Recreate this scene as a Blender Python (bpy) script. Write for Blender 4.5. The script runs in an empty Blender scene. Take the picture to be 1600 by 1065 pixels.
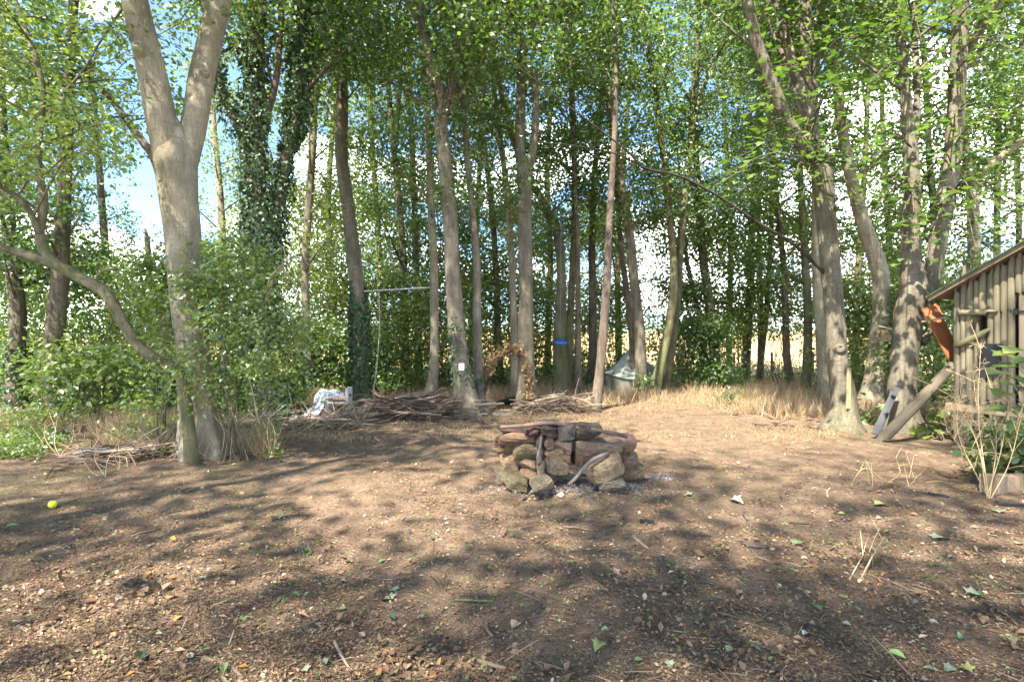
import bpy, math, random
import numpy as np

# ------------------------------------------------------------------ camera, sky, sun, exposure
sc = bpy.context.scene
COL = sc.collection
F, CX, HY, CH = 850.0, 800.0, 530.0, 1.5          # focal length and horizon of the photograph in its own pixels, eye height

cam_d = bpy.data.cameras.new('camera')
cam_d.sensor_width = 36.0
cam_d.lens = 36.0 * F / 1600.0
cam_d.shift_y = (HY - 532.5) / 1600.0
cam_d.clip_start, cam_d.clip_end = 0.05, 3000.0
cam = bpy.data.objects.new('camera', cam_d)
COL.objects.link(cam)
cam.location = (0, 0, CH)
cam.rotation_euler = (math.radians(90), 0, 0)
sc.camera = cam

SUN_EL, SUN_AZ = math.radians(54), math.radians(212)     # azimuth clockwise from +Y (the view direction): behind the viewer, to the left
sdir = np.array([math.sin(SUN_AZ) * math.cos(SUN_EL), math.cos(SUN_AZ) * math.cos(SUN_EL), math.sin(SUN_EL)])
sun_d = bpy.data.lights.new('sun', 'SUN')
sun_d.energy, sun_d.angle, sun_d.color = 2.7, math.radians(0.8), (1.0, 0.93, 0.83)
sun = bpy.data.objects.new('sun', sun_d)
COL.objects.link(sun)
from mathutils import Vector, Matrix
sun.rotation_euler = Vector(sdir).to_track_quat('Z', 'Y').to_euler()
sun.location = (-20, -30, 45)

world = bpy.data.worlds.new('World')
sc.world = world
world.use_nodes = True
wn, wl = world.node_tree.nodes, world.node_tree.links
wn.clear()
w_out = wn.new('ShaderNodeOutputWorld')
w_bg = wn.new('ShaderNodeBackground')
w_bg.inputs['Strength'].default_value = 0.07
w_sky = wn.new('ShaderNodeTexSky')
w_sky.sky_type = 'NISHITA'
w_sky.sun_disc = False
w_sky.sun_elevation, w_sky.sun_rotation = SUN_EL, SUN_AZ
w_sky.air_density, w_sky.dust_density, w_sky.ozone_density = 0.8, 0.1, 5.0
w_tc = wn.new('ShaderNodeTexCoord')
w_map = wn.new('ShaderNodeMapping')
w_map.inputs['Scale'].default_value = (2.2, 2.2, 5.0)
w_map.inputs['Location'].default_value = (4.2, 2.2, 7.0)
w_map.inputs['Rotation'].default_value = (0, 0, math.radians(-10))
w_noise = wn.new('ShaderNodeTexNoise')
w_noise.inputs['Scale'].default_value = 1.15
w_noise.inputs['Detail'].default_value = 9
w_noise.inputs['Roughness'].default_value = 0.58
w_ramp = wn.new('ShaderNodeValToRGB')
w_ramp.color_ramp.elements[0].position = 0.55
w_ramp.color_ramp.elements[1].position = 0.66
w_mix = wn.new('ShaderNodeMix')
w_mix.data_type = 'RGBA'
w_mix.inputs['B'].default_value = (21.0, 21.2, 21.8, 1)
wl.new(w_tc.outputs['Generated'], w_map.inputs['Vector'])
wl.new(w_map.outputs['Vector'], w_noise.inputs['Vector'])
w_sep = wn.new('ShaderNodeSeparateXYZ')                  # clouds crowd together towards the horizon
wl.new(w_tc.outputs['Generated'], w_sep.inputs[0])
w_low = wn.new('ShaderNodeMapRange')
w_low.inputs[1].default_value, w_low.inputs[2].default_value = 0.12, 0.55
w_low.inputs[3].default_value, w_low.inputs[4].default_value = 0.08, -0.05
wl.new(w_sep.outputs['Z'], w_low.inputs[0])
w_add = wn.new('ShaderNodeMath')
wl.new(w_noise.outputs['Fac'], w_add.inputs[0])
wl.new(w_low.outputs[0], w_add.inputs[1])
wl.new(w_add.outputs[0], w_ramp.inputs['Fac'])
wl.new(w_ramp.outputs['Color'], w_mix.inputs['Factor'])
wl.new(w_sky.outputs['Color'], w_mix.inputs['A'])
wl.new(w_mix.outputs['Result'], w_bg.inputs['Color'])
wl.new(w_bg.outputs['Background'], w_out.inputs['Surface'])

sc.view_settings.view_transform = 'Standard'
sc.view_settings.look = 'None'
sc.view_settings.gamma = 1.0
sc.view_settings.exposure = 3.1
sc.render.engine = 'CYCLES'
cy = sc.cycles
cy.max_bounces, cy.diffuse_bounces, cy.glossy_bounces = 7, 4, 2
cy.transmission_bounces, cy.transparent_max_bounces = 4, 4
cy.caustics_reflective = cy.caustics_refractive = False
cy.sample_clamp_indirect = 6.0

rng = np.random.default_rng(11)
random.seed(11)

# ------------------------------------------------------------------ helpers
def at(px, py, Y):
    """the point at depth Y seen at pixel px, py of the photograph"""
    return np.array([(px - CX) / F * Y, Y, CH + (HY - py) / F * Y])

def gz(x, y):
    """height of the ground"""
    x = np.asarray(x, float); y = np.asarray(y, float)
    z = 0.022 * np.sin(1.7 * x + 0.6 * y + 1.0) * np.sin(1.3 * y - 0.5 * x) + 0.018 * np.sin(3.1 * x + 2.2 * y) + 0.010 * np.sin(6.3 * x - 4.7 * y + 2)
    z = z + 0.006 * np.sin(13.1 * x + 9.7 * y) + 0.005 * np.sin(-11.7 * x + 14.3 * y + 1)
    return z * np.clip((30 - y) / 10, 0, 1)

def gp(px, py):
    """the ground point seen at pixel px, py"""
    Y = CH * F / (py - HY)
    for _ in range(3):
        z = float(gz((px - CX) / F * Y, Y))
        Y = (CH - z) * F / (py - HY)
    return np.array([(px - CX) / F * Y, Y, float(gz((px - CX) / F * Y, Y))])

def nrm(v):
    return v / np.maximum(np.linalg.norm(v, axis=-1, keepdims=True), 1e-9)

def mesh(name, verts, faces, mat=None, smooth=False, attrs=None):
    """faces: list of int arrays (n,3) or (n,4)"""
    me = bpy.data.meshes.new(name)
    verts = np.asarray(verts, np.float32)
    faces = [np.asarray(f, np.int32) for f in faces if f is not None and len(f)]
    me.vertices.add(len(verts))
    me.vertices.foreach_set('co', verts.ravel())
    loops = np.concatenate([f.ravel() for f in faces])
    sizes = np.concatenate([np.full(len(f), f.shape[1], np.int32) for f in faces])
    starts = np.concatenate([[0], np.cumsum(sizes)[:-1]]).astype(np.int32)
    me.loops.add(len(loops))
    me.loops.foreach_set('vertex_index', loops)
    me.polygons.add(len(sizes))
    me.polygons.foreach_set('loop_start', starts)
    me.polygons.foreach_set('loop_total', sizes)
    me.polygons.foreach_set('use_smooth', np.full(len(sizes), bool(smooth)))
    for k, v in (attrs or {}).items():
        if v.ndim == 2:
            a = me.attributes.new(k, 'FLOAT_COLOR', 'POINT')
            a.data.foreach_set('color', np.asarray(v, np.float32).ravel())
        else:
            a = me.attributes.new(k, 'FLOAT', 'POINT')
            a.data.foreach_set('value', np.asarray(v, np.float32))
    me.update(calc_edges=True)
    if mat:
        me.materials.append(mat)
    return me

def obj(name, me, parent=None, loc=None, color=None):
    o = bpy.data.objects.new(name, me)
    COL.objects.link(o)
    if parent is not None:
        o.parent = parent
    if loc is not None:
        o.location = loc
    if color is not None:
        o.color = (*color, 1)
    return o

def tag(o, label=None, cat=None, group=None, kind=None):
    if label: o['label'] = label
    if cat: o['category'] = cat
    if group: o['group'] = group
    if kind: o['kind'] = kind
    return o

def thing(name, label, cat, loc, group=None):
    e = bpy.data.objects.new(name, None)
    COL.objects.link(e)
    e.location = tuple(loc)
    e.empty_display_size = 0.2
    return tag(e, label, cat, group)

class MB:
    """collects shapes into one mesh"""
    def __init__(self):
        self.v, self.f, self.n = [], {3: [], 4: []}, 0
    def add(self, v, *faces):
        self.v.append(np.asarray(v, float))
        for f in faces:
            f = np.asarray(f, int)
            if len(f):
                self.f[f.shape[1]].append(f + self.n)
        self.n += len(v)
    def box(self, c, size, rot=None):
        s = np.array(size) / 2
        v = np.array([[x, y, z] for x in (-1, 1) for y in (-1, 1) for z in (-1, 1)], float) * s
        if rot is not None:
            v = v @ np.array(rot).T
        self.add(v + np.array(c), [[0, 1, 3, 2], [4, 6, 7, 5], [0, 4, 5, 1], [2, 3, 7, 6], [0, 2, 6, 4], [1, 5, 7, 3]])
    def hull8(self, corners):
        self.add(corners, [[0, 1, 2, 3], [7, 6, 5, 4], [0, 4, 5, 1], [1, 5, 6, 2], [2, 6, 7, 3], [3, 7, 4, 0]])
    def tube(self, path, rad, sides=6, caps=True, lobes=None, rough=0.0):
        p = np.asarray(path, float); r = np.asarray(rad, float)
        n = len(p)
        t = nrm(np.gradient(p, axis=0))
        up = np.array([1.0, 0, 0]) if abs(t[0][0]) < 0.8 else np.array([0, 1.0, 0])
        U = np.empty_like(p)
        u = up - t[0] * np.dot(up, t[0])
        for i in range(n):
            u = u - t[i] * np.dot(u, t[i]); u = u / max(np.linalg.norm(u), 1e-9); U[i] = u
        W = np.cross(t, U)
        a = np.linspace(0, 2 * math.pi, sides, endpoint=False)
        R = np.repeat(r[:, None], sides, 1)
        if lobes is not None:
            R = R * lobes(p, a)
        if rough:
            R = R * (1 + rough * rng.standard_normal(R.shape))
        v = p[:, None] + R[:, :, None] * (np.cos(a)[None, :, None] * U[:, None] + np.sin(a)[None, :, None] * W[:, None])
        v = v.reshape(-1, 3)
        i = np.arange(n - 1)[:, None] * sides; j = np.arange(sides)[None]; j2 = (j + 1) % sides
        q = np.stack([i + j, i + j2, i + sides + j2, i + sides + j], -1).reshape(-1, 4)
        if caps:
            v = np.vstack([v, p[0], p[-1]])
            c0, c1 = n * sides, n * sides + 1
            jj = np.arange(sides)
            tri = np.vstack([np.stack([np.full(sides, c0), (jj + 1) % sides, jj], -1),
                             np.stack([np.full(sides, c1), (n - 1) * sides + jj, (n - 1) * sides + (jj + 1) % sides], -1)])
            self.add(v, q, tri)
        else:
            self.add(v, q)
    def mesh(self, name, mat, smooth=False, origin=None, attrs=None):
        v = np.vstack(self.v)
        if origin is not None:
            v = v - np.asarray(origin)
        return mesh(name, v, [np.vstack(self.f[k]) for k in (3, 4) if self.f[k]], mat, smooth, attrs)

def spline(pts, per=5):
    """Catmull-Rom through rows of any width"""
    P = np.asarray(pts, float)
    if len(P) < 3:
        t = np.linspace(0, 1, per + 1)[:, None]
        return P[0] * (1 - t) + P[-1] * t
    Q = np.vstack([2 * P[0] - P[1], P, 2 * P[-1] - P[-2]])
    out = []
    for i in range(1, len(Q) - 2):
        a, b, c, d = Q[i - 1], Q[i], Q[i + 1], Q[i + 2]
        for t in np.linspace(0, 1, per, endpoint=False):
            out.append(0.5 * (2 * b + (c - a) * t + (2 * a - 5 * b + 4 * c - d) * t * t + (3 * b - a - 3 * c + d) * t ** 3))
    out.append(P[-1])
    return np.array(out)

# leaf templates: across, along, lift
DIAMOND = (np.array([[0, 0, 0], [0.36, 0.45, 0.10], [0, 1, -0.08], [-0.36, 0.45, 0.10]]), np.array([[0, 1, 2], [0, 2, 3]]))
_m = [(0, 0), (0.16, 0.10), (0.46, 0.02), (0.36, 0.26), (0.62, 0.52), (0.34, 0.55), (0.30, 0.68), (0, 1.05)]
_mp = _m + [(-x, y) for x, y in _m[-2:0:-1]]
MAPLE = (np.array([[0, 0.38, 0]] + [[x, y, 0.16 * abs(x) - 0.10 * y * y] for x, y in _mp]),
         np.array([[0, i + 1, (i + 1) % len(_mp) + 1] for i in range(len(_mp))]))
_o = [(0, 0), (0.26, 0.22), (0.33, 0.5), (0.2, 0.8), (0, 1.0), (-0.2, 0.8), (-0.33, 0.5), (-0.26, 0.22)]
OVAL = (np.array([[x, y, 0.25 * abs(x)] for x, y in _o]), np.array([[0, i, i + 1] for i in range(1, 7)]))
BLADE = (np.array([[0.5, 0, 0], [-0.5, 0, 0], [0.35, 0.55, 0.02], [-0.35, 0.55, 0.02], [0, 1, 0.12]]), np.array([[0, 2, 1], [1, 2, 3], [2, 4, 3]]))

def leaf_geo(C, N, D, S, tmpl, width=None):
    tv, tt = tmpl
    N = nrm(N); T = nrm(D - (D * N).sum(1, keepdims=True) * N); B = np.cross(N, T)
    S = np.asarray(S, float)[:, None, None]
    W = S if width is None else np.asarray(width, float)[:, None, None]
    v = C[:, None] + W * tv[None, :, 0, None] * B[:, None] + S * (tv[None, :, 1, None] * T[:, None] + tv[None, :, 2, None] * N[:, None])
    k = len(tv)
    f = (np.arange(len(C))[:, None, None] * k + tt[None]).reshape(-1, 3)
    return v.reshape(-1, 3), f

def leaf_mesh(name, C, N, D, S, tmpl, mat, origin=(0, 0, 0), width=None, cols=None, smooth=False):
    v, f = leaf_geo(C - np.asarray(origin), N, D, S, tmpl, width)
    k = len(tmpl[0])
    a = {'rnd': np.repeat(rng.random(len(C)), k)}
    if cols is not None:
        a['col'] = np.repeat(np.hstack([cols, np.ones((len(cols), 1))]), k, 0)
    return mesh(name, v, [f], mat, smooth, a)

def rdir(n, up=0.0, spread=1.0):
    v = rng.standard_normal((n, 3)) * spread
    v[:, 2] += up
    return nrm(v)

# ------------------------------------------------------------------ materials
def new_mat(name):
    m = bpy.data.materials.new(name)
    m.use_nodes = True
    m.node_tree.nodes.clear()
    return m, m.node_tree.nodes, m.node_tree.links

def ramp(n, stops, interp='LINEAR'):
    r = n.new('ShaderNodeValToRGB')
    r.color_ramp.interpolation = interp
    e = r.color_ramp.elements
    while len(e) < len(stops):
        e.new(0.5)
    for i, (p, c) in enumerate(stops):
        e[i].position = p
        e[i].color = (*c, 1)
    return r

def noise(n, l, vec, scale, detail=4, rough=0.55):
    t = n.new('ShaderNodeTexNoise')
    t.inputs['Scale'].default_value = scale
    t.inputs['Detail'].default_value = detail
    t.inputs['Roughness'].default_value = rough
    if vec is not None:
        l.new(vec, t.inputs['Vector'])
    return t

def mixc(n, l, fac, a, b, mode='MIX'):
    m = n.new('ShaderNodeMix')
    m.data_type = 'RGBA'
    m.blend_type = mode
    for k, v in (('Factor', fac), ('A', a), ('B', b)):
        if isinstance(v, (int, float)):
            m.inputs[k].default_value = v
        elif isinstance(v, tuple):
            m.inputs[k].default_value = (*v, 1)
        else:
            l.new(v, m.inputs[k])
    return m.outputs['Result']

def finish(m, n, l, color, rough=0.9, bump=None, bump_d=0.01, bump_s=0.6, spec=0.2, normal=None):
    b = n.new('ShaderNodeBsdfPrincipled')
    if isinstance(color, tuple):
        b.inputs['Base Color'].default_value = (*color, 1)
    else:
        l.new(color, b.inputs['Base Color'])
    b.inputs['Roughness'].default_value = rough
    b.inputs['Specular IOR Level'].default_value = spec
    if bump is not None:
        bp = n.new('ShaderNodeBump')
        bp.inputs['Distance'].default_value = bump_d
        bp.inputs['Strength'].default_value = bump_s
        l.new(bump, bp.inputs['Height'])
        l.new(bp.outputs['Normal'], b.inputs['Normal'])
    o = n.new('ShaderNodeOutputMaterial')
    l.new(b.outputs['BSDF'], o.inputs['Surface'])
    return m

def objvec(n, l, scale=(1, 1, 1), rand=True):
    tc = n.new('ShaderNodeTexCoord')
    mp = n.new('ShaderNodeMapping')
    mp.inputs['Scale'].default_value = scale
    l.new(tc.outputs['Object'], mp.inputs['Vector'])
    if rand:
        oi = n.new('ShaderNodeObjectInfo')
        mu = n.new('ShaderNodeMath'); mu.operation = 'MULTIPLY'; mu.inputs[1].default_value = 40
        l.new(oi.outputs['Random'], mu.inputs[0])
        cb = n.new('ShaderNodeCombineXYZ')
        for k in 'XYZ':
            l.new(mu.outputs[0], cb.inputs[k])
        l.new(cb.outputs[0], mp.inputs['Location'])
    return mp.outputs['Vector']

def bark_mat(name, dark, mid, light, moss=(0.10, 0.12, 0.04), moss_amt=0.35, crack=0.5):
    m, n, l = new_mat(name)
    v1 = objvec(n, l, (1, 1, 0.35))
    v2 = objvec(n, l, (1, 1, 0.16))
    v3 = objvec(n, l, (0.5, 0.5, 3.2))
    a = noise(n, l, v1, 5.5, 8, 0.65)
    r = ramp(n, [(0.30, dark), (0.5, mid), (0.70, light)])
    l.new(a.outputs['Fac'], r.inputs['Fac'])
    g = noise(n, l, v1, 1.6, 5, 0.6)
    gr = ramp(n, [(0.48, (0, 0, 0)), (0.68, (moss_amt,) * 3)])
    l.new(g.outputs['Fac'], gr.inputs['Fac'])
    c = mixc(n, l, gr.outputs['Color'], r.outputs['Color'], moss)
    f = noise(n, l, v2, 26, 6, 0.7)
    fr = ramp(n, [(0.34, (crack,) * 3), (0.50, (0, 0, 0))])
    l.new(f.outputs['Fac'], fr.inputs['Fac'])
    c = mixc(n, l, fr.outputs['Color'], c, tuple(x * 0.35 for x in dark))
    h = noise(n, l, v3, 9, 4, 0.6)                       # faint rings round the stem
    hr = ramp(n, [(0.55, (0, 0, 0)), (0.64, (0.35,) * 3)])
    l.new(h.outputs['Fac'], hr.inputs['Fac'])
    c = mixc(n, l, hr.outputs['Color'], c, tuple(x * 0.7 for x in dark))
    bl = noise(n, l, objvec(n, l, (1, 1, 0.6)), 2.6, 7, 0.7)
    br_ = ramp(n, [(0.50, (0, 0, 0)), (0.60, (0.5,) * 3)])
    l.new(bl.outputs['Fac'], br_.inputs['Fac'])
    c = mixc(n, l, br_.outputs['Color'], c, tuple(0.5 * a_ + 0.35 * b_ for a_, b_ in zip(dark, mid)))
    s = noise(n, l, v1, 60, 3, 0.7)
    ad = n.new('ShaderNodeMath'); ad.operation = 'ADD'
    l.new(f.outputs['Fac'], ad.inputs[0]); l.new(s.outputs['Fac'], ad.inputs[1])
    return finish(m, n, l, c, 0.88, ad.outputs[0], 0.03, 0.75, 0.2)

def leaf_mat(name, stops, trans=0.42, tcol=(1.25, 1.3, 0.55), gloss=0.06, grough=0.42, patch=0.0):
    m, n, l = new_mat(name)
    at_ = n.new('ShaderNodeAttribute'); at_.attribute_name = 'rnd'
    r = ramp(n, stops)
    l.new(at_.outputs['Fac'], r.inputs['Fac'])
    col = r.outputs['Color']
    ge = n.new('ShaderNodeNewGeometry')
    nz = noise(n, l, ge.outputs['Position'], 0.55, 2, 0.5)     # neighbouring sprays differ a little in hue
    nr = ramp(n, [(0.35, (0.78, 0.84, 0.80)), (0.65, (1.22, 1.12, 0.95))])
    l.new(nz.outputs['Fac'], nr.inputs['Fac'])
    col = mixc(n, l, 1.0, col, nr.outputs['Color'], 'MULTIPLY')
    d = n.new('ShaderNodeBsdfDiffuse'); l.new(col, d.inputs['Color'])
    t = n.new('ShaderNodeBsdfTranslucent')
    tc = mixc(n, l, 1.0, col, tcol, 'MULTIPLY'); l.new(tc, t.inputs['Color'])
    mx = n.new('ShaderNodeMixShader'); mx.inputs[0].default_value = trans
    l.new(d.outputs[0], mx.inputs[1]); l.new(t.outputs[0], mx.inputs[2])
    g = n.new('ShaderNodeBsdfGlossy'); g.inputs['Roughness'].default_value = grough; g.inputs['Color'].default_value = (0.9, 0.95, 1, 1)
    m2 = n.new('ShaderNodeMixShader'); m2.inputs[0].default_value = gloss
    l.new(mx.outputs[0], m2.inputs[1]); l.new(g.outputs[0], m2.inputs[2])
    o = n.new('ShaderNodeOutputMaterial'); l.new(m2.outputs[0], o.inputs['Surface'])
    return m

def colattr_mat(name, trans=0.15, rough=0.9):
    """colour carried by each flake or blade"""
    m, n, l = new_mat(name)
    a = n.new('ShaderNodeAttribute'); a.attribute_name = 'col'
    d = n.new('ShaderNodeBsdfDiffuse'); l.new(a.outputs['Color'], d.inputs['Color'])
    t = n.new('ShaderNodeBsdfTranslucent'); l.new(a.outputs['Color'], t.inputs['Color'])
    mx = n.new('ShaderNodeMixShader'); mx.inputs[0].default_value = trans
    l.new(d.outputs[0], mx.inputs[1]); l.new(t.outputs[0], mx.inputs[2])
    o = n.new('ShaderNodeOutputMaterial'); l.new(mx.outputs[0], o.inputs['Surface'])
    return m

def objcol_mat(name, scale=8, lo=0.55, hi=1.35, rough=0.9, stretch=(1, 1, 1), spec=0.2, bump=0.01, stain=None, stain_amt=0.5):
    """the object's own colour with grain"""
    m, n, l = new_mat(name)
    oi = n.new('ShaderNodeObjectInfo')
    v = objvec(n, l, stretch)
    a = noise(n, l, v, scale, 8, 0.65)
    r = ramp(n, [(0.3, (lo,) * 3), (0.7, (hi,) * 3)])
    l.new(a.outputs['Fac'], r.inputs['Fac'])
    c = mixc(n, l, 1.0, oi.outputs['Color'], r.outputs['Color'], 'MULTIPLY')
    if stain:
        s = noise(n, l, v, scale * 0.35, 4, 0.6)
        sr = ramp(n, [(0.5, (0, 0, 0)), (0.66, (stain_amt,) * 3)])
        l.new(s.outputs['Fac'], sr.inputs['Fac'])
        c = mixc(n, l, sr.outputs['Color'], c, stain)
    f = noise(n, l, v, scale * 5, 5, 0.7)
    return finish(m, n, l, c, rough, f.outputs['Fac'], bump, 0.7, spec)

M = {}
M['bark_grey'] = bark_mat('bark_grey', (0.092, 0.078, 0.054), (0.178, 0.152, 0.107), (0.275, 0.24, 0.178), moss_amt=0.30, crack=0.45)
M['bark_pale'] = bark_mat('bark_pale', (0.16, 0.135, 0.09), (0.28, 0.24, 0.165), (0.40, 0.35, 0.25), moss=(0.20, 0.19, 0.09), moss_amt=0.3, crack=0.35)
M['bark_brown'] = bark_mat('bark_brown', (0.070, 0.055, 0.038), (0.145, 0.115, 0.082), (0.23, 0.19, 0.138), moss_amt=0.3, crack=0.7)
M['bark_olive'] = bark_mat('bark_olive', (0.068, 0.062, 0.034), (0.135, 0.122, 0.068), (0.215, 0.19, 0.115), moss=(0.13, 0.15, 0.04), moss_amt=0.6, crack=0.4)
M['bark_dead'] = bark_mat('bark_dead', (0.075, 0.056, 0.042), (0.155, 0.120, 0.090), (0.25, 0.20, 0.150), moss_amt=0.05, crack=0.7)
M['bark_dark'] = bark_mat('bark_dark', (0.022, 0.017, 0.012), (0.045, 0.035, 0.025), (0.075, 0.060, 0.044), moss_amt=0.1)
M['leaf'] = leaf_mat('leaf_mid', [(0, (0.070, 0.130, 0.032)), (0.5, (0.120, 0.205, 0.050)), (0.85, (0.17, 0.255, 0.068)), (1, (0.24, 0.29, 0.095))], trans=0.52)
M['leaf_dark'] = leaf_mat('leaf_dark', [(0, (0.052, 0.102, 0.030)), (0.6, (0.090, 0.165, 0.044)), (1, (0.15, 0.22, 0.065))], trans=0.5)
M['leaf_light'] = leaf_mat('leaf_light', [(0, (0.105, 0.165, 0.042)), (0.6, (0.175, 0.245, 0.065)), (1, (0.26, 0.31, 0.10))], trans=0.52)
M['leaf_ivy'] = leaf_mat('leaf_ivy', [(0, (0.030, 0.066, 0.018)), (0.7, (0.062, 0.120, 0.034)), (1, (0.12, 0.18, 0.065))], trans=0.25, gloss=0.05, grough=0.5)
M['flake'] = colattr_mat('flake', 0.1)
M['straw'] = colattr_mat('straw', 0.3)
M['stone'] = objcol_mat('stone', 9, 0.40, 1.55, 0.95, bump=0.06, stain=(0.12, 0.095, 0.055), stain_amt=0.5)
M['stick'] = objcol_mat('stick', 9, 0.5, 1.4, 0.92, (1, 1, 0.25), bump=0.01)
M['log'] = objcol_mat('log', 9, 0.55, 1.35, 0.9, (1.6, 1.6, 0.14), bump=0.012, stain=(0.115, 0.115, 0.06), stain_amt=0.45)
M['plank'] = objcol_mat('plank', 5, 0.75, 1.2, 0.8, (1.5, 1.5, 0.2), bump=0.004)
M['paint'] = objcol_mat('paint', 14, 0.85, 1.12, 0.6, bump=0.002, spec=0.35)
M['cloth'] = objcol_mat('cloth', 3, 0.75, 1.2, 0.9, bump=0.006, stain=(0.10, 0.11, 0.06), stain_amt=0.35)
M['felt'] = objcol_mat('felt', 10, 0.6, 1.3, 0.95, bump=0.006, stain=(0.06, 0.085, 0.03), stain_amt=0.7)
M['metal'] = objcol_mat('metal', 20, 0.8, 1.1, 0.5, bump=0.001, spec=0.4)
M['oneleaf'] = objcol_mat('oneleaf', 30, 0.7, 1.25, 0.7, bump=0.002, spec=0.3)

def ground_mat():
    m, n, l = new_mat('woodland_soil')
    ge = n.new('ShaderNodeNewGeometry')
    P = ge.outputs['Position']
    big = noise(n, l, P, 0.55, 5, 0.6)
    mid = noise(n, l, P, 5, 6, 0.65)
    fine = noise(n, l, P, 55, 6, 0.75)
    r1 = ramp(n, [(0.32, (0.130, 0.088, 0.058)), (0.52, (0.198, 0.138, 0.092)), (0.72, (0.280, 0.202, 0.138))])
    l.new(mid.outputs['Fac'], r1.inputs['Fac'])
    r2 = ramp(n, [(0.30, (0.45, 0.43, 0.42)), (0.50, (1.0, 1.0, 1.0)), (0.72, (1.65, 1.6, 1.5))])
    l.new(fine.outputs['Fac'], r2.inputs['Fac'])
    c = mixc(n, l, 1.0, r1.outputs['Color'], r2.outputs['Color'], 'MULTIPLY')
    r3 = ramp(n, [(0.50, (0, 0, 0)), (0.70, (0.55,) * 3)])
    l.new(big.outputs['Fac'], r3.inputs['Fac'])
    c = mixc(n, l, r3.outputs['Color'], c, (0.235, 0.175, 0.110))
    # moss and low green towards the back left
    sx = n.new('ShaderNodeSeparateXYZ'); l.new(P, sx.inputs[0])
    mr = n.new('ShaderNodeMapRange'); mr.inputs[1].default_value = -2.5; mr.inputs[2].default_value = -6.5
    l.new(sx.outputs['X'], mr.inputs[0])
    g = noise(n, l, P, 1.3, 5, 0.65)
    gr = ramp(n, [(0.46, (0, 0, 0)), (0.62, (0.7,) * 3)])
    l.new(g.outputs['Fac'], gr.inputs['Fac'])
    mu = n.new('ShaderNodeMath'); mu.operation = 'MULTIPLY'
    l.new(mr.outputs[0], mu.inputs[0]); l.new(gr.outputs['Color'], mu.inputs[1])
    c = mixc(n, l, mu.outputs[0], c, (0.085, 0.105, 0.035))
    ad = n.new('ShaderNodeMath'); ad.operation = 'ADD'
    l.new(fine.outputs['Fac'], ad.inputs[0]); l.new(mid.outputs['Fac'], ad.inputs[1])
    return finish(m, n, l, c, 0.97, ad.outputs[0], 0.035, 0.9, 0.1)

def field_mat():
    m, n, l = new_mat('ripe_crop')
    ge = n.new('ShaderNodeNewGeometry')
    a = noise(n, l, ge.outputs['Position'], 0.35, 8, 0.75)
    r = ramp(n, [(0.3, (0.40, 0.255, 0.105)), (0.7, (0.58, 0.40, 0.19))])
    l.new(a.outputs['Fac'], r.inputs['Fac'])
    return finish(m, n, l, r.outputs['Color'], 1.0, a.outputs['Fac'], 0.2, 0.6, 0.05)

# ------------------------------------------------------------------ the setting
def axis(segs):
    return np.unique(np.concatenate([np.linspace(a, b, k) for a, b, k in segs]))
gx = axis([(-900, -60, 8), (-60, -14, 16), (-14, -6, 50), (-6, 6, 110), (6, 14, 50), (14, 60, 16), (60, 900, 8)])
gy = axis([(-300, -10, 8), (-10, 1.5, 14), (1.5, 8, 90), (8, 20, 60), (20, 60, 14), (60, 1500, 10)])
XX, YY = np.meshgrid(gx, gy)
ZZ = gz(XX, YY)
nx = len(gx)
idx = (np.arange(len(gy) - 1)[:, None] * nx + np.arange(nx - 1)[None])
gq = np.stack([idx, idx + 1, idx + nx + 1, idx + nx], -1).reshape(-1, 4)
ground = obj('ground', mesh('ground', np.stack([XX, YY, ZZ], -1).reshape(-1, 3), [gq], ground_mat(), True))
tag(ground, 'bare brown woodland soil of the clearing', kind='structure')

fx = np.linspace(-500, 500, 41); fy = axis([(22, 60, 12), (60, 320, 14)])
XX, YY = np.meshgrid(fx, fy)
ZZ = 0.004 + 0.021 * (YY - 22) + 0.25 * np.sin(XX * 0.03) * np.clip((YY - 30) / 60, 0, 1)
nx = len(fx)
idx = (np.arange(len(fy) - 1)[:, None] * nx + np.arange(nx - 1)[None])
field = obj('field', mesh('field', np.stack([XX, YY, ZZ], -1).reshape(-1, 3), [np.stack([idx, idx + 1, idx + nx + 1, idx + nx], -1).reshape(-1, 4)], field_mat(), True))
tag(field, 'golden field of ripe crop beyond the trees', kind='structure')

# far tree line at the field's end
n = 9000
tx = rng.uniform(-420, 420, n)
th = 5.0 + 3.0 * np.sin(tx * 0.05) * np.sin(tx * 0.021 + 1) + 2.0 * np.sin(tx * 0.21)
C = np.stack([tx, 300 + rng.uniform(-4, 4, n), 5.6 + np.clip(th, 2, 12) * rng.random(n) ** 0.7], -1)
tag(obj('treeline', leaf_mesh('treeline', C, rdir(n, 0.3), rdir(n), rng.uniform(0.9, 2.0, n), OVAL, M['leaf_dark'])),
    'far line of trees and hedges at the edge of the field', kind='stuff')

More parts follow.
